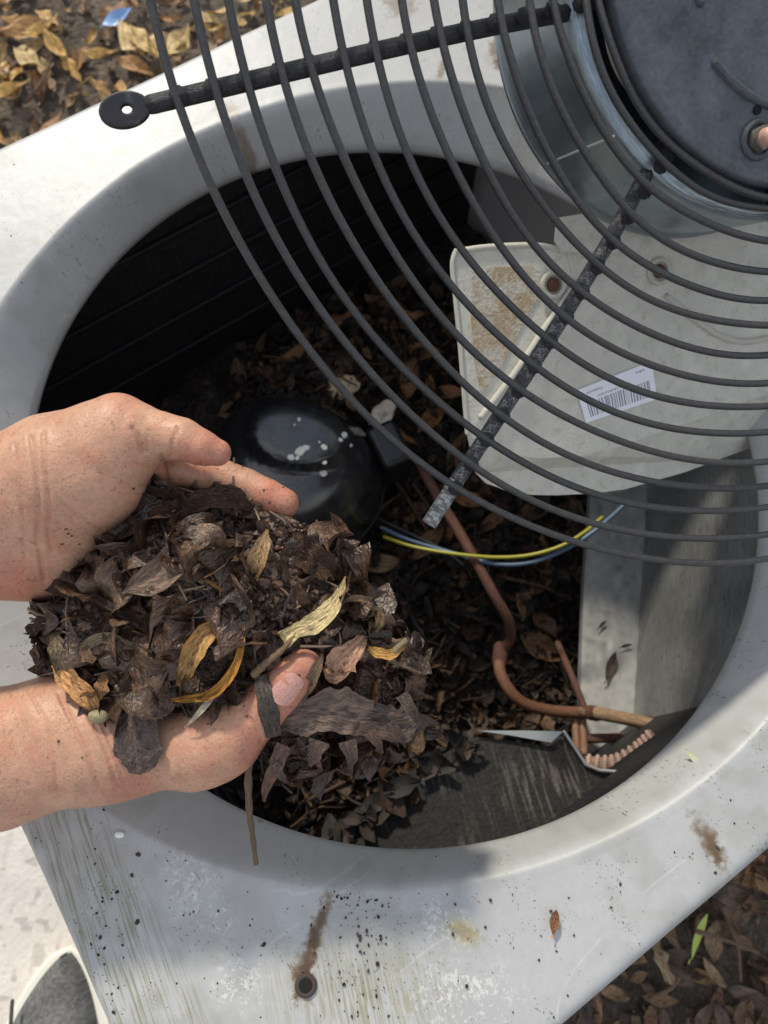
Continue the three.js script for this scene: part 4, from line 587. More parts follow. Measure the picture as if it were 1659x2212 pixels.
const leftHand = buildHand('left_hand', [
  { k: 0.02, pts: [[-330, 1040, 0.345, 27], [-120, 1050, 0.345, 24], [40, 1056, 0.345, 22.8], [110, 1045, 0.345, 23]] },
  { k: 0.022, pts: [[-330, 1200, 0.352, 27], [-120, 1195, 0.352, 24], [40, 1182, 0.352, 22.2], [100, 1175, 0.358, 21]] },
  { k: 0.016, pts: [[120, 1040, 0.346, 23.5], [205, 1030, 0.344, 22.5], [235, 985, 0.341, 19.5]] },          // thenar
  { k: 0.014, pts: [[150, 1000, 0.345, 22], [258, 918, 0.338, 13.2], [300, 928, 0.337, 11.4], [345, 936, 0.336, 9.8], [392, 948, 0.335, 9.3], [436, 966, 0.335, 7.6], [470, 977, 0.336, 5.6]] },   // thumb
  { k: 0.018, pts: [[110, 1190, 0.365, 19], [200, 1210, 0.385, 17], [300, 1230, 0.40, 13]] },                // heel and palm
  { k: 0.018, pts: [[130, 1120, 0.362, 19], [230, 1110, 0.378, 14], [300, 1110, 0.388, 12]] },
  { k: 0.006, pts: [[225, 1062, 0.368, 11.5], [310, 1022, 0.363, 9.6], [400, 1014, 0.361, 8.9], [460, 1024, 0.360, 8.4], [530, 1049, 0.359, 8.3], [575, 1071, 0.358, 8.2], [612, 1088, 0.358, 7.2]] },   // index
  { k: 0.006, pts: [[250, 1110, 0.385, 11], [420, 1070, 0.384, 9.2], [540, 1105, 0.381, 8.4], [612, 1146, 0.376, 7.2]] },     // middle
  { k: 0.006, pts: [[270, 1160, 0.395, 11], [430, 1140, 0.402, 9], [540, 1185, 0.398, 8.2], [610, 1220, 0.39, 7]] },         // ring
  { k: 0.006, pts: [[270, 1210, 0.40, 10], [380, 1215, 0.410, 8], [460, 1245, 0.408, 7.4], [510, 1270, 0.402, 6.2]] },       // little
], [
  { w: 4.4, d: 0.00094, p: [[66, 945], [78, 1010], [84, 1080], [80, 1160], [96, 1250]] }, { w: 4.0, d: 0.00076, p: [[94, 935], [98, 1000], [106, 1070], [104, 1150], [112, 1190]] }, { w: 3.4, d: 0.00051, p: [[30, 960], [46, 1040], [50, 1130], [56, 1230]] },
  { w: 5.0, d: 0.00119, p: [[286, 925], [300, 948], [309, 974]] }, { w: 4.2, d: 0.00076, p: [[385, 925], [374, 952], [368, 985]] }, { w: 4.0, d: 0.00068, p: [[322, 930], [318, 955], [316, 976]] }, { w: 5.0, d: 0.00102, p: [[350, 985], [356, 1010], [360, 1040]] }, { w: 4.0, d: 0.00059, p: [[432, 1000], [440, 1030]] }, { w: 4.0, d: 0.00051, p: [[140, 1090], [180, 1125], [220, 1145]] },
], [[480, 980, 0.335, 0.022], [625, 1092, 0.352, 0.026], [640, 1150, 0.37, 0.02], [330, 1010, 0.36, 0.02], [20, 1250, 0.34, 0.025]], 0.00095);
const rightHand = buildHand('right_hand', [
  { k: 0.022, pts: [[-330, 1745, 0.362, 29], [-150, 1708, 0.361, 26], [0, 1678, 0.361, 23.6], [130, 1638, 0.361, 21], [225, 1612, 0.361, 20.6]] },
  { k: 0.022, pts: [[-330, 1655, 0.362, 29], [-150, 1625, 0.361, 26], [0, 1598, 0.362, 24.2], [100, 1572, 0.363, 22.5], [190, 1568, 0.366, 20]] },
  { k: 0.016, pts: [[225, 1612, 0.361, 20.6], [310, 1622, 0.359, 18.4], [400, 1618, 0.357, 17.2], [468, 1602, 0.355, 15.8]] },   // thenar
  { k: 0.012, pts: [[440, 1610, 0.356, 16], [495, 1588, 0.354, 15.2], [548, 1548, 0.350, 12.2], [598, 1500, 0.345, 10.6], [632, 1464, 0.342, 9.6], [656, 1438, 0.341, 7.8]] },        // thumb
  { k: 0.02, pts: [[190, 1560, 0.372, 20], [300, 1510, 0.392, 16], [420, 1450, 0.402, 14]] },
  { k: 0.02, pts: [[250, 1600, 0.372, 18], [400, 1570, 0.392, 15], [500, 1540, 0.400, 12]] },
  { k: 0.006, pts: [[440, 1560, 0.402, 11], [560, 1540, 0.410, 9.4], [650, 1500, 0.408, 8.6], [720, 1470, 0.402, 7.6]] },
  { k: 0.006, pts: [[460, 1490, 0.405, 11], [590, 1440, 0.414, 9.4], [690, 1400, 0.412, 8.6], [760, 1380, 0.406, 7.6]] },
  { k: 0.006, pts: [[440, 1430, 0.405, 11], [570, 1370, 0.414, 9], [660, 1330, 0.412, 8.4], [720, 1310, 0.406, 7.2]] },
  { k: 0.006, pts: [[400, 1380, 0.405, 10], [500, 1320, 0.412, 8.2], [570, 1285, 0.410, 7.4], [620, 1265, 0.404, 6.4]] },
], [
  { w: 4.4, d: 0.00094, p: [[128, 1500], [160, 1570], [190, 1630], [212, 1705]] }, { w: 4.2, d: 0.00102, p: [[190, 1540], [215, 1590], [236, 1640], [252, 1700]] }, { w: 3.7, d: 0.00068, p: [[222, 1570], [250, 1640], [272, 1705]] }, { w: 3.4, d: 0.00051, p: [[60, 1490], [100, 1560], [118, 1640], [124, 1720]] }, { w: 4.0, d: 0.00059, p: [[520, 1530], [545, 1560], [565, 1600]] },
], [[656, 1440, 0.335, 0.024], [600, 1500, 0.34, 0.02], [560, 1600, 0.35, 0.02], [290, 1690, 0.35, 0.02]], 0.00095);
const nailMap = tex(128, 128, (u, v) => { const d = sm(0.45, 0.75, 0.5 * n16(u, v) + 0.5 * n64(u, v)); return [mix(0.78, 0.66, d), mix(0.58, 0.46, d), mix(0.52, 0.40, d)]; });
{ // thumb nail
  const a = P(598, 1500, 0.345), b = P(662, 1432, 0.341), ax = b.clone().sub(a).normalize(), nrm = FW.clone().negate().addScaledVector(ax, FW.dot(ax)).normalize(), sd = ax.clone().cross(nrm);
  const tilt = nrm.clone().multiplyScalar(0.98).addScaledVector(sd, 0.12).normalize(), s2 = ax.clone().cross(tilt);
  const c = a.clone().lerp(b, 0.50), pos = [], ix = [], uv = [], NU = 14, NV = 12;
  for (let i = 0; i <= NU; i++) for (let j = 0; j <= NV; j++) { const u = i / NU, v = j / NV * 2 - 1, L = 0.0128, w = 0.0054 * (1 - Math.pow(Math.abs(u - 0.52) * 2, 6) * 0.28), r = 0.0108 - 0.0022 * u, th = v * w / 0.0098, x = (u - 0.5) * L + (1 - v * v) * 0.0012 * (u > 0.5 ? 1 : -1) * Math.abs(u - 0.5) * 2; const p = c.clone().addScaledVector(ax, x).addScaledVector(tilt, Math.cos(th) * r + 0.0012).addScaledVector(s2, Math.sin(th) * r); pos.push(p.x, p.y, p.z); uv.push(u, v); }
  for (let i = 0; i < NU; i++) for (let j = 0; j < NV; j++) { const q = i * (NV + 1) + j, e = q + NV + 1; ix.push(q, q + 1, e, e, q + 1, e + 1); }
  const g = new THREE.BufferGeometry(); g.setAttribute('position', new THREE.Float32BufferAttribute(pos, 3)); g.setAttribute('uv', new THREE.Float32BufferAttribute(uv, 2)); g.setIndex(ix); g.computeVertexNormals();
  mesh('thumb_nail', g, new THREE.MeshPhysicalMaterial({ side: THREE.DoubleSide, color: lin(1, 1, 1), map: nailMap, roughness: 0.36, clearcoat: 0.3, clearcoatRoughness: 0.3 }), rightHand);
}
// ------------------------------------------------------------------ the handful of rotted leaves
const clump = thing('leaf_clump', 'dripping clump of dark rotted leaves and twigs held in both hands', 'leaf clump');
{
  const B = [[150, 1250, 0.366, 78], [105, 1275, 0.366, 48], [250, 1195, 0.362, 78], [320, 1148, 0.360, 72], [425, 1116, 0.358, 52], [492, 1082, 0.356, 44], [590, 1170, 0.358, 72], [675, 1225, 0.360, 66], [250, 1320, 0.358, 112], [400, 1250, 0.350, 118], [545, 1290, 0.352, 128], [670, 1320, 0.357, 96], [155, 1400, 0.366, 60], [215, 1465, 0.366, 72], [300, 1460, 0.358, 100], [420, 1400, 0.353, 112], [470, 1480, 0.357, 66], [545, 1400, 0.357, 74], [740, 1390, 0.363, 78], [815, 1440, 0.364, 66], [700, 1480, 0.372, 80], [795, 1525, 0.368, 78], [640, 1590, 0.372, 58], [725, 1580, 0.370, 60], [585, 1660, 0.374, 22], [850, 1550, 0.368, 34]]
    .map(([x, y, d, r]) => [P(x, y, d), px2m(r, d)]);
  const mn = V3(1e9, 1e9, 1e9), mx = V3(-1e9, -1e9, -1e9); for (const [p, r] of B) { mn.min(p.clone().addScalar(-r - 0.008)); mx.max(p.clone().addScalar(r + 0.008)); }
  const sdf = (x, y, z) => { let d = 1; for (const [c, r] of B) { const dx = x - c.x, dy = y - c.y, dz = z - c.z, q = dx * FW.x + dy * FW.y + dz * FW.z, s = Math.sqrt(dx * dx + dy * dy + dz * dz - q * q + q * q * 2.6); d = smin(d, (s - r) * 0.75, 0.006); } if (d > 0.02 || d < -0.02) return d; return d - 0.0052 * fbm(x * 75, y * 75, z * 75, 3) - 0.0035 * Math.abs(fbm(x * 170, y * 170, z * 170, 2)); };
  const g = surfaceNets(sdf, mn, mx, 0.0022), pp = g.attributes.position, col = new Float32Array(pp.count * 3);
  for (let i = 0; i < pp.count; i++) { const k = 0.75 + 0.9 * fbm(pp.getX(i) * 90, pp.getY(i) * 90, pp.getZ(i) * 90, 3); col[i * 3] = 0.072 * k; col[i * 3 + 1] = 0.042 * k; col[i * 3 + 2] = 0.029 * k; }
  g.setAttribute('color', new THREE.BufferAttribute(col, 3)); uvXZ(g, 8);
  const core = mesh('mulch_core', g, std({ vertexColors: true, bumpMap: grainBump, bumpScale: 0.003, roughness: 0.5 }), clump); core.updateMatrixWorld(true);
  // sample the outward face
  const N = g.attributes.normal, faces = []; for (let i = 0; i < pp.count; i++) if (-(N.getX(i) * FW.x + N.getY(i) * FW.y + N.getZ(i) * FW.z) > 0.05) faces.push(i);
  const r = rng(123), pick = () => { const i = faces[Math.floor(r() * faces.length)]; return [V3(pp.getX(i), pp.getY(i), pp.getZ(i)), V3(N.getX(i), N.getY(i), N.getZ(i))]; };
  const orient = (o, nrm, spin, tilt) => { const q = new THREE.Quaternion().setFromUnitVectors(V3(0, 1, 0), nrm.clone().addScaledVector(V3(r() - 0.5, r() - 0.5, r() - 0.5), tilt).normalize()); o.quaternion.copy(q).multiply(new THREE.Quaternion().setFromAxisAngle(V3(0, 1, 0), spin)); };
  const CM = [leafMat(0.105, 0.056, 0.038, 0.36), leafMat(0.145, 0.080, 0.054, 0.4), leafMat(0.065, 0.040, 0.031, 0.34), leafMat(0.19, 0.11, 0.074, 0.45), leafMat(0.135, 0.078, 0.058, 0.38), leafMat(0.33, 0.175, 0.08, 0.48)];
  const frag = []; for (let i = 0; i < 10; i++) { const f = leafGeo(1, 0.5 + r() * 0.45, (r() - 0.2) * 0.9, (r() - 0.2) * 0.9, 1.2, i % 4 === 0 ? 4 : 0, 300 + i, 9, 4); const q = f.attributes.position; for (let k = 0; k < q.count; k++) { const e = 1 + 0.14 * (r() - 0.5); q.setX(k, q.getX(k) * e); } f.computeVertexNormals(); frag.push(f); }
  const clearPx = p => { const q = toPx(p); return q[0] > 75 && !(q[0] > 300 && q[0] < 448 && q[1] < 1052) && !(q[0] > 505 && q[1] < 1045 + (q[0] - 505) * 0.62 && q[0] < 660) && !(Math.hypot(q[0] - 640, q[1] - 1455) < 46) && !(q[1] > 1490 + (q[0] - 350) * 0.0 && q[0] > 330 && q[0] < 560 && q[1] > 1530) && !(Math.hypot(q[0] - 460, q[1] - 1420) < 62); };
  let made = 0; while (made < 260) { const [p, nn] = pick(); if (!clearPx(p) || (made < 90 && (toPx(p)[0] < 150 || (toPx(p)[0] > 420 && toPx(p)[1] < 1135 + Math.max(0, toPx(p)[0] - 505) * 0.5 && toPx(p)[0] < 700) || Math.hypot(toPx(p)[0] - 640, toPx(p)[1] - 1455) < 80))) continue; const m = mesh('leaf_fragment', frag[Math.floor(r() * 10)], CM[Math.floor(r() * (r() < 0.25 ? 6 : 5))], clump); m.position.copy(p).addScaledVector(nn, 0.0012 + r() * 0.0018); m.scale.setScalar((made < 90 ? 0.020 + r() * 0.018 : 0.009 + Math.pow(r(), 1.6) * 0.016)); orient(m, nn, r() * 6.28, made < 90 ? 0.5 : 0.9); made++; }
  // needles and fibres
  const fg = new THREE.CylinderGeometry(0.022, 0.012, 1, 5, 3); { const q = fg.attributes.position; for (let i = 0; i < q.count; i++) q.setX(i, q.getX(i) + 0.06 * Math.sin((q.getY(i) + 0.5) * 3)); } fg.rotateZ(Math.PI / 2);
  instances('fibres', fg, std({ color: lin(1, 1, 1), roughness: 0.65 }), 260, (d, q, c) => { let s; do s = pick(); while (!clearPx(s[0])); d.position.copy(s[0]).addScaledVector(s[1], 0.0010 + q() * 0.0016); const L = 0.006 + Math.pow(q(), 2) * 0.026; d.scale.set(L, 0.022 + q() * 0.018, 0.022 + q() * 0.018); orient(d, s[1], q() * 6.28, 0.7); tint(c, [[0.12, 0.078, 0.056], [0.08, 0.052, 0.042], [0.17, 0.115, 0.08], [0.22, 0.145, 0.09], [0.05, 0.036, 0.03]], q, 0.6); }, 124, clump);
  instances('crumbs', new THREE.IcosahedronGeometry(1, 0), std({ color: lin(1, 1, 1), roughness: 0.5 }), 7000, (d, q, c) => { let s; do s = pick(); while (!clearPx(s[0])); d.position.copy(s[0]).addScaledVector(s[1], 0.0006); const L = 0.0005 + Math.pow(q(), 3) * 0.0019; d.scale.set(L * (0.7 + q()), L, L * (0.7 + q())); d.rotation.set(q() * 6, q() * 6, 0); tint(c, [[0.065, 0.037, 0.026], [0.10, 0.057, 0.038], [0.04, 0.026, 0.02], [0.17, 0.10, 0.066], [0.13, 0.066, 0.04]], q, 0.7); }, 125, clump);
  instances('leaf_bits', frag[2], whiteLeaf, 800, (d, q, c) => { let s; do s = pick(); while (!clearPx(s[0])); d.position.copy(s[0]).addScaledVector(s[1], 0.0008 + q() * 0.002); d.scale.setScalar(0.003 + Math.pow(q(), 2) * 0.011); orient(d, s[1], q() * 6.28, 1.5); tint(c, [[0.10, 0.056, 0.037], [0.14, 0.08, 0.052], [0.06, 0.038, 0.03], [0.23, 0.135, 0.08], [0.16, 0.10, 0.076]], q, 0.7); }, 126, clump);
}
{ // crumbs of wet soil stuck to the skin round the handful
  const spots = [], r = rng(321);
  for (const hnd of [leftHand, rightHand]) { const p = hnd.geometry.attributes.position, n = hnd.geometry.attributes.normal; for (let k = 0; k < 60000 && spots.length < 420; k++) { const i = Math.floor(r() * p.count), v = V3(p.getX(i), p.getY(i), p.getZ(i)), q = toPx(v); const near = hnd === leftHand ? (q[0] > 130 && q[1] > 960 + Math.max(0, 330 - q[0]) * 0.7) : (q[0] > 100 && q[1] < 1640 && q[1] > 1400); if (!near || r() > 0.5 || n.getY(i) < 0.2) continue; spots.push([v, hnd]); if (hnd === leftHand && spots.length > 200) break; } }
  let k = 0; const im = instances('skin_soil', new THREE.IcosahedronGeometry(1, 0), std({ color: lin(1, 1, 1), roughness: 0.7 }), spots.length, (d, q, c) => { d.position.copy(spots[k++][0]); const L = 0.00018 + Math.pow(q(), 6) * 0.0007; d.scale.set(L * (0.7 + q()), L * 0.6, L); d.rotation.set(q() * 6, q() * 6, 0); tint(c, [[0.06, 0.035, 0.025], [0.10, 0.06, 0.04]], q, 0.5); }, 322);
  tag(im, 'specks of wet soil stuck to the hands around the clump', 'soil');
}
// traced pieces that stand out: centre line [x, y, depth, left half-width, right half-width] in grid pixels
function ribbonLeaf(c, opt = {}) {
  const { nu = 24, nv = 6, cup = 0, jag = 0.12, seed = 1, th = 0.0004, wav = 0.0008 } = opt, r = rng(seed), pos = [], uv = [], ix = [];
  const cx = new THREE.CatmullRomCurve3(c.map(q => V3(q[0], q[1], q[2] * 1000))), W = i => { const t = i * (c.length - 1), k = Math.min(c.length - 2, Math.floor(t)), f = t - k; return [mix(c[k][3], c[k + 1][3], sm(0, 1, f)), mix(c[k][4], c[k + 1][4], sm(0, 1, f))]; };
  for (let side = 0; side < 2; side++) for (let i = 0; i <= nu; i++) {
    const t = i / nu, p = cx.getPoint(t), q = cx.getTangent(t), l = Math.hypot(q.x, q.y) || 1, nx = -q.y / l, ny = q.x / l, w = W(t), jl = 1 + jag * 2.2 * fbm(t * 5 + seed * 3.7, 0.3, seed, 3), jr = 1 + jag * 2.2 * fbm(t * 5 + seed * 7.1, 9.3, seed, 3);
    for (let j = 0; j <= nv; j++) { const v = j / nv * 2 - 1, o = v < 0 ? v * w[0] * jl : v * w[1] * jr, X = p.x - nx * o, Y = p.y - ny * o; const dep = p.z / 1000 - cup * v * v * px2m(Math.max(w[0], w[1]), 0.35) + wav * fbm(X * 0.03 + seed, Y * 0.03, seed, 3) + side * th; const s = P(X, Y, dep); pos.push(s.x, s.y, s.z); uv.push(t, v * 0.5 + 0.5); }
  }
  const M = nv + 1, K = (nu + 1) * M;
  for (let i = 0; i < nu; i++) for (let j = 0; j < nv; j++) { const a = i * M + j, b = a + M; ix.push(a, a + 1, b, b, a + 1, b + 1, K + a, K + b, K + a + 1, K + b, K + b + 1, K + a + 1); }
  const g = new THREE.BufferGeometry(); g.setAttribute('position', new THREE.Float32BufferAttribute(pos, 3)); g.setAttribute('uv', new THREE.Float32BufferAttribute(uv, 2)); g.setIndex(ix); g.computeVertexNormals(); return g;
}
{
  for (const [i, c] of [[[62, 1262, 0.349, 6, 8], [130, 1268, 0.343, 16, 16], [210, 1302, 0.340, 20, 18], [300, 1345, 0.338, 14, 14], [345, 1372, 0.340, 4, 4]], [[95, 1215, 0.350, 5, 5], [160, 1240, 0.344, 14, 14], [240, 1278, 0.340, 16, 14], [300, 1310, 0.339, 6, 6]], [[110, 1310, 0.350, 6, 6], [190, 1335, 0.342, 16, 15], [270, 1365, 0.339, 14, 14], [330, 1392, 0.340, 4, 4]], [[225, 1130, 0.350, 5, 5], [262, 1090, 0.346, 16, 14], [320, 1062, 0.346, 16, 16], [372, 1070, 0.348, 6, 6]], [[380, 1105, 0.345, 8, 8], [440, 1080, 0.342, 26, 24], [500, 1075, 0.342, 24, 22], [548, 1100, 0.346, 8, 8]], [[600, 1140, 0.346, 8, 8], [650, 1185, 0.342, 34, 30], [700, 1220, 0.343, 32, 30], [745, 1250, 0.347, 10, 10]], [[300, 1110, 0.346, 8, 8], [340, 1130, 0.341, 22, 20], [400, 1120, 0.340, 20, 20], [430, 1100, 0.343, 8, 8]], [[580, 1230, 0.341, 8, 8], [620, 1262, 0.338, 24, 24], [650, 1300, 0.338, 20, 22], [662, 1330, 0.341, 6, 6]]].entries())
    mesh('bark_strip', ribbonLeaf(c, { cup: 0.35, seed: 80 + i, nu: 30, nv: 6, jag: 0.3, wav: 0.0035 }), std({ color: lin(0.27 + 0.03 * (i % 3), 0.155 + 0.015 * (i % 3), 0.108), map: barkStrip, bumpMap: barkStrip, bumpScale: 0.003, roughness: 0.45 }), clump);
  const put = (label, c, col, opt, rough = 0.55, name = 'rotted_leaf', cat = 'leaf') => tag(mesh(name, ribbonLeaf(c, opt), leafMat(...col, rough)), label, cat);
  put('large grey brown leaf with dark midrib on top of the clump', [[262, 1282, 0.332, 2, 2], [300, 1255, 0.330, 38, 18], [345, 1228, 0.329, 46, 26], [395, 1192, 0.331, 34, 34], [430, 1160, 0.335, 12, 20], [445, 1142, 0.337, 3, 3]], [0.25, 0.158, 0.115], { cup: 0.25, seed: 2 });
  put('dark curled grey leaf below the large grey brown leaf', [[345, 1275, 0.336, 8, 10], [375, 1262, 0.333, 16, 18], [410, 1252, 0.333, 16, 18], [440, 1240, 0.337, 10, 12]], [0.19, 0.135, 0.105], { cup: 0.5, seed: 3, jag: 0.3 });
  put('narrow tan leaf standing up in the middle of the clump', [[577, 1143, 0.337, 3, 4], [568, 1175, 0.334, 18, 17], [556, 1210, 0.333, 22, 19], [543, 1250, 0.335, 14, 14], [530, 1300, 0.338, 5, 5]], [0.50, 0.31, 0.16], { cup: 0.45, seed: 4 });
  put('brown leaf hanging below the narrow tan leaf', [[545, 1215, 0.337, 10, 12], [530, 1255, 0.336, 16, 16], [522, 1300, 0.337, 12, 12], [522, 1350, 0.34, 5, 5]], [0.17, 0.11, 0.075], { cup: 0.4, seed: 5 });
  put('pale yellow torn leaf lying across the clump', [[746, 1245, 0.340, 2, 2], [733, 1282, 0.338, 10, 12], [708, 1322, 0.335, 22, 22], [672, 1346, 0.333, 20, 24], [638, 1362, 0.332, 16, 18], [610, 1382, 0.333, 18, 22]], [0.93, 0.72, 0.38], { cup: 0.12, seed: 6, jag: 0.16 }, 0.5);
  put('curled golden brown husk in the middle of the clump', [[470, 1352, 0.335, 16, 14], [440, 1372, 0.330, 22, 24], [414, 1410, 0.328, 22, 26], [398, 1450, 0.331, 16, 20], [384, 1482, 0.335, 5, 6]], [0.60, 0.34, 0.13], { cup: 0.75, seed: 7 }, 0.35);
  put('orange curved husk rim around the hollow', [[515, 1310, 0.336, 4, 4], [523, 1360, 0.334, 6, 7], [517, 1415, 0.332, 8, 8], [494, 1465, 0.331, 11, 10], [455, 1500, 0.332, 11, 11], [410, 1510, 0.334, 9, 8], [372, 1512, 0.337, 4, 4]], [0.72, 0.33, 0.06], { cup: 0.6, seed: 8, jag: 0.05 }, 0.3);
  put('dark hollow husk shell inside the orange rim', [[500, 1340, 0.340, 8, 8], [488, 1380, 0.346, 34, 24], [468, 1420, 0.349, 44, 36], [445, 1460, 0.347, 40, 34], [415, 1495, 0.342, 14, 14]], [0.09, 0.05, 0.035], { cup: 0.9, seed: 9, jag: 0.03 }, 0.35);
  put('tan brown broken leaf above the wrist', [[345, 1420, 0.339, 16, 14], [342, 1450, 0.337, 24, 22], [340, 1480, 0.337, 24, 24], [338, 1515, 0.34, 16, 18]], [0.23, 0.145, 0.085], { cup: 0.3, seed: 10, jag: 0.3 });
  put('broad dark leaf drooping over the wrist', [[300, 1485, 0.344, 20, 20], [292, 1525, 0.339, 42, 38], [290, 1570, 0.336, 50, 48], [292, 1615, 0.3345, 46, 50], [296, 1648, 0.334, 34, 42], [292, 1672, 0.334, 12, 12]], [0.115, 0.072, 0.06], { cup: -0.12, seed: 11, jag: 0.30, nu: 36 }, 0.5);
  put('orange veined leaf lying on the wrist', [[118, 1432, 0.346, 10, 10], [140, 1458, 0.3425, 24, 22], [170, 1490, 0.3405, 26, 24], [198, 1520, 0.340, 18, 18], [208, 1540, 0.341, 6, 6]], [0.80, 0.40, 0.16], { cup: 0.3, seed: 12, jag: 0.2 });
  put('curled tan stem leaf at the edge of the clump', [[178, 1405, 0.341, 10, 12], [200, 1385, 0.338, 12, 12], [235, 1378, 0.337, 12, 12], [270, 1392, 0.338, 11, 11], [312, 1400, 0.341, 5, 5]], [0.36, 0.27, 0.18], { cup: 0.8, seed: 13 });
  put('small peach leaf piece beside the curled stem leaf', [[180, 1395, 0.340, 8, 8], [188, 1415, 0.338, 16, 14], [205, 1428, 0.339, 8, 8]], [0.68, 0.38, 0.22], { cup: 0.3, seed: 14, jag: 0.3 });
  put('olive brown leaf rolled at the clump edge', [[118, 1370, 0.346, 10, 10], [125, 1400, 0.342, 22, 20], [130, 1435, 0.342, 18, 18], [128, 1462, 0.346, 6, 6]], [0.27, 0.20, 0.13], { cup: 0.6, seed: 15 });
  put('small orange leaf piece on the wrist', [[222, 1455, 0.343, 10, 10], [218, 1485, 0.339, 14, 16], [208, 1510, 0.340, 8, 8]], [0.55, 0.27, 0.12], { cup: 0.3, seed: 16, jag: 0.3 });
  put('white papery sliver under the orange rim', [[462, 1500, 0.336, 6, 6], [440, 1528, 0.3335, 7, 7], [415, 1556, 0.334, 4, 4], [398, 1572, 0.336, 1, 1]], [0.82, 0.72, 0.58], { cup: 0.2, seed: 17, jag: 0.1 });
  put('pink brown torn leaf beside the thumb', [[790, 1368, 0.348, 10, 10], [765, 1400, 0.344, 22, 22], [738, 1430, 0.342, 34, 30], [722, 1456, 0.343, 26, 24], [700, 1440, 0.346, 6, 6]], [0.58, 0.32, 0.22], { cup: 0.2, seed: 18, jag: 0.28 });
  put('bright orange leaf piece at the far end of the clump', [[795, 1400, 0.346, 5, 5], [818, 1410, 0.344, 12, 11], [845, 1412, 0.344, 12, 12], [868, 1398, 0.346, 8, 8], [876, 1388, 0.347, 4, 4]], [0.80, 0.42, 0.12], { cup: 0.3, seed: 19, jag: 0.25 });
  put('folded tan leaf tip on the far shoulder of the clump', [[782, 1340, 0.348, 4, 4], [798, 1326, 0.346, 8, 8], [814, 1322, 0.346, 8, 12], [820, 1345, 0.347, 10, 9], [808, 1368, 0.349, 5, 5]], [0.48, 0.31, 0.17], { cup: 0.5, seed: 20 });
  put('thin tan leaf strip beside the pale yellow leaf', [[740, 1302, 0.342, 3, 3], [765, 1292, 0.341, 7, 7], [792, 1296, 0.342, 6, 6], [810, 1312, 0.344, 3, 3]], [0.42, 0.27, 0.17], { cup: 0.4, seed: 21 });
  put('dark leaf strip wrapped over the thumb', [[564, 1458, 0.336, 14, 12], [572, 1500, 0.3318, 20, 20], [581, 1545, 0.3335, 22, 22], [592, 1592, 0.340, 16, 16]], [0.10, 0.078, 0.068], { cup: -0.35, seed: 22, jag: 0.12 });
  put('narrow brown leaf beside the thumb nail', [[697, 1412, 0.337, 4, 4], [685, 1445, 0.335, 12, 10], [668, 1480, 0.336, 14, 12], [648, 1515, 0.341, 8, 8]], [0.25, 0.165, 0.105], { cup: 0.45, seed: 23 });
  put('large dark leaf with a ragged end hanging past the thumb', [[588, 1570, 0.345, 22, 24], [640, 1548, 0.341, 36, 44], [700, 1545, 0.340, 44, 58], [760, 1555, 0.342, 40, 66], [820, 1560, 0.345, 40, 56], [868, 1558, 0.348, 36, 40], [906, 1548, 0.352, 14, 16]], [0.15, 0.098, 0.08], { cup: 0.08, seed: 24, jag: 0.5, nu: 40, nv: 8, wav: 0.004 });
  for (const [i, c] of [[[868, 1500, 0.340, 14, 14], [888, 1530, 0.340, 14, 12], [906, 1566, 0.343, 5, 5]], [[840, 1560, 0.340, 16, 16], [862, 1590, 0.342, 10, 10], [876, 1612, 0.345, 3, 3]], [[800, 1580, 0.339, 16, 16], [815, 1605, 0.340, 10, 10], [826, 1628, 0.343, 4, 4]], [[750, 1600, 0.340, 22, 22], [760, 1635, 0.342, 14, 14], [755, 1662, 0.345, 4, 4]], [[690, 1600, 0.340, 22, 22], [680, 1632, 0.342, 16, 16], [668, 1655, 0.344, 5, 5]], [[615, 1610, 0.344, 18, 18], [598, 1650, 0.345, 16, 16], [575, 1700, 0.348, 10, 10], [570, 1732, 0.350, 3, 3]], [[590, 1650, 0.344, 12, 12], [610, 1680, 0.346, 8, 8], [620, 1692, 0.348, 3, 3]]].entries())
    tag(mesh('rotted_leaf', ribbonLeaf(c, { cup: 0.2, seed: 60 + i, nu: 10, nv: 4, jag: 0.2 }), leafMat(0.15 + 0.015 * (i % 3), 0.098, 0.08, 0.48)), 'dark pointed leaf lobe dangling from the lower edge of the clump', 'leaf', 'dangling lobes below the clump');
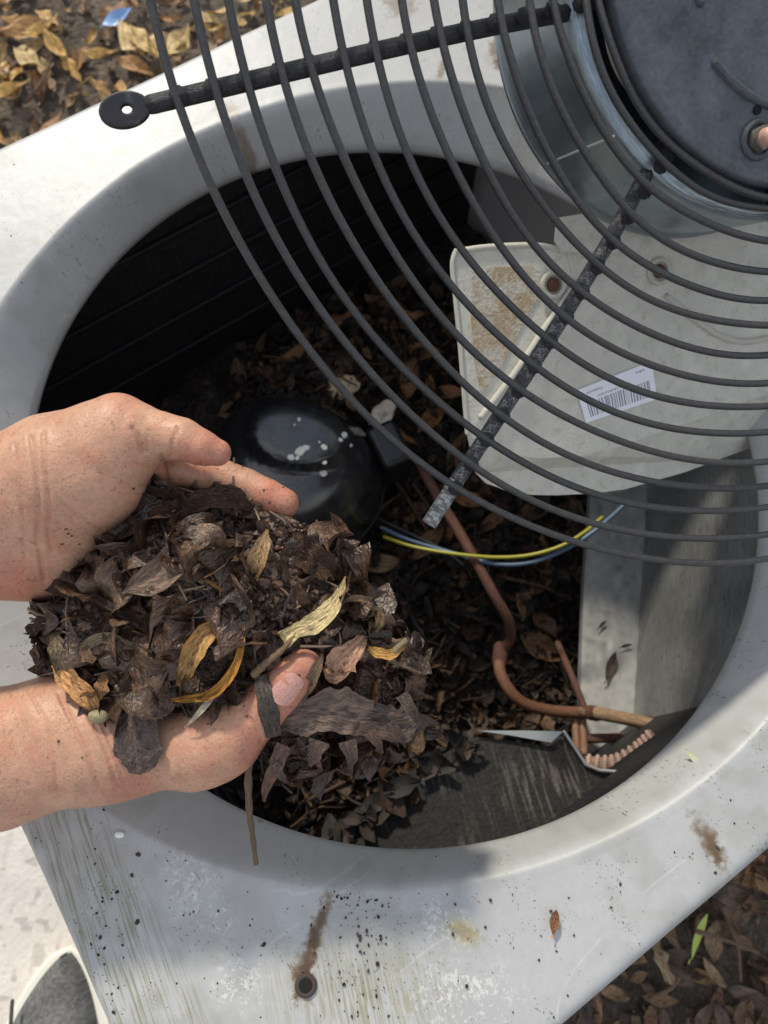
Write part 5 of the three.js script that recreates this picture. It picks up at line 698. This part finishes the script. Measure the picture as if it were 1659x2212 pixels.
  const stem = (label, pts, r0, r1, col, seg = 20) => tag(mesh('twig', taperTube(pts.map(q => P(...q)), t => mix(r0, r1, t) * (1 + 0.12 * Math.sin(t * 40)), seg, 8), std({ color: lin(...col), map: bark, bumpMap: grainBump, bumpScale: 0.001, roughness: 0.7 })), label, 'twig');
  stem('tan brown twig hanging down below the clump', [[545, 1600, 0.352], [537, 1660, 0.352], [538, 1740, 0.353], [545, 1800, 0.356], [553, 1866, 0.36]], 0.0021, 0.0011, [0.34, 0.235, 0.15], 40);
  stem('pale brown stick joining the yellow leaf to the thumb', [[548, 1458, 0.336], [575, 1432, 0.333], [605, 1408, 0.332], [640, 1370, 0.333]], 0.0019, 0.0010, [0.46, 0.31, 0.19]);
  stem('thin amber stem crossing the clump', [[425, 1238, 0.335], [460, 1262, 0.333], [495, 1285, 0.334], [522, 1308, 0.336]], 0.0010, 0.0007, [0.62, 0.33, 0.11]);
  stem('short straw coloured stem on the clump', [[360, 1263, 0.333], [395, 1262, 0.332], [430, 1268, 0.334]], 0.0008, 0.0007, [0.62, 0.47, 0.28]);
  stem('short pale twig end at the far end of the clump', [[850, 1408, 0.345], [866, 1392, 0.345], [878, 1382, 0.346]], 0.0014, 0.0012, [0.75, 0.62, 0.36]);
  stem('dark fibre stem on the near shoulder of the clump', [[110, 1230, 0.345], [180, 1280, 0.341], [260, 1330, 0.338], [300, 1352, 0.338]], 0.0011, 0.0008, [0.15, 0.10, 0.075]);
  stem('forked pale root at the far end of the clump', [[840, 1425, 0.347], [872, 1440, 0.347], [908, 1455, 0.35]], 0.0012, 0.0007, [0.40, 0.29, 0.19]);
  const pb = mesh('pebble', (() => { const f = new THREE.IcosahedronGeometry(1, 3), q = f.attributes.position; for (let i = 0; i < q.count; i++) { const k = 1 + 0.25 * fbm(q.getX(i) * 1.5, q.getY(i) * 1.5, q.getZ(i) * 1.5, 2); q.setXYZ(i, q.getX(i) * k * 0.0044, q.getY(i) * k * 0.003, q.getZ(i) * k * 0.0031); } f.computeVertexNormals(); return f; })(), std({ color: lin(0.42, 0.38, 0.22), roughness: 0.6, map: bark })); pb.position.copy(P(212, 1548, 0.3385)); tag(pb, 'small olive pebble resting on the wrist beside the dark leaf', 'pebble');
}
renderer.render(scene, camera);
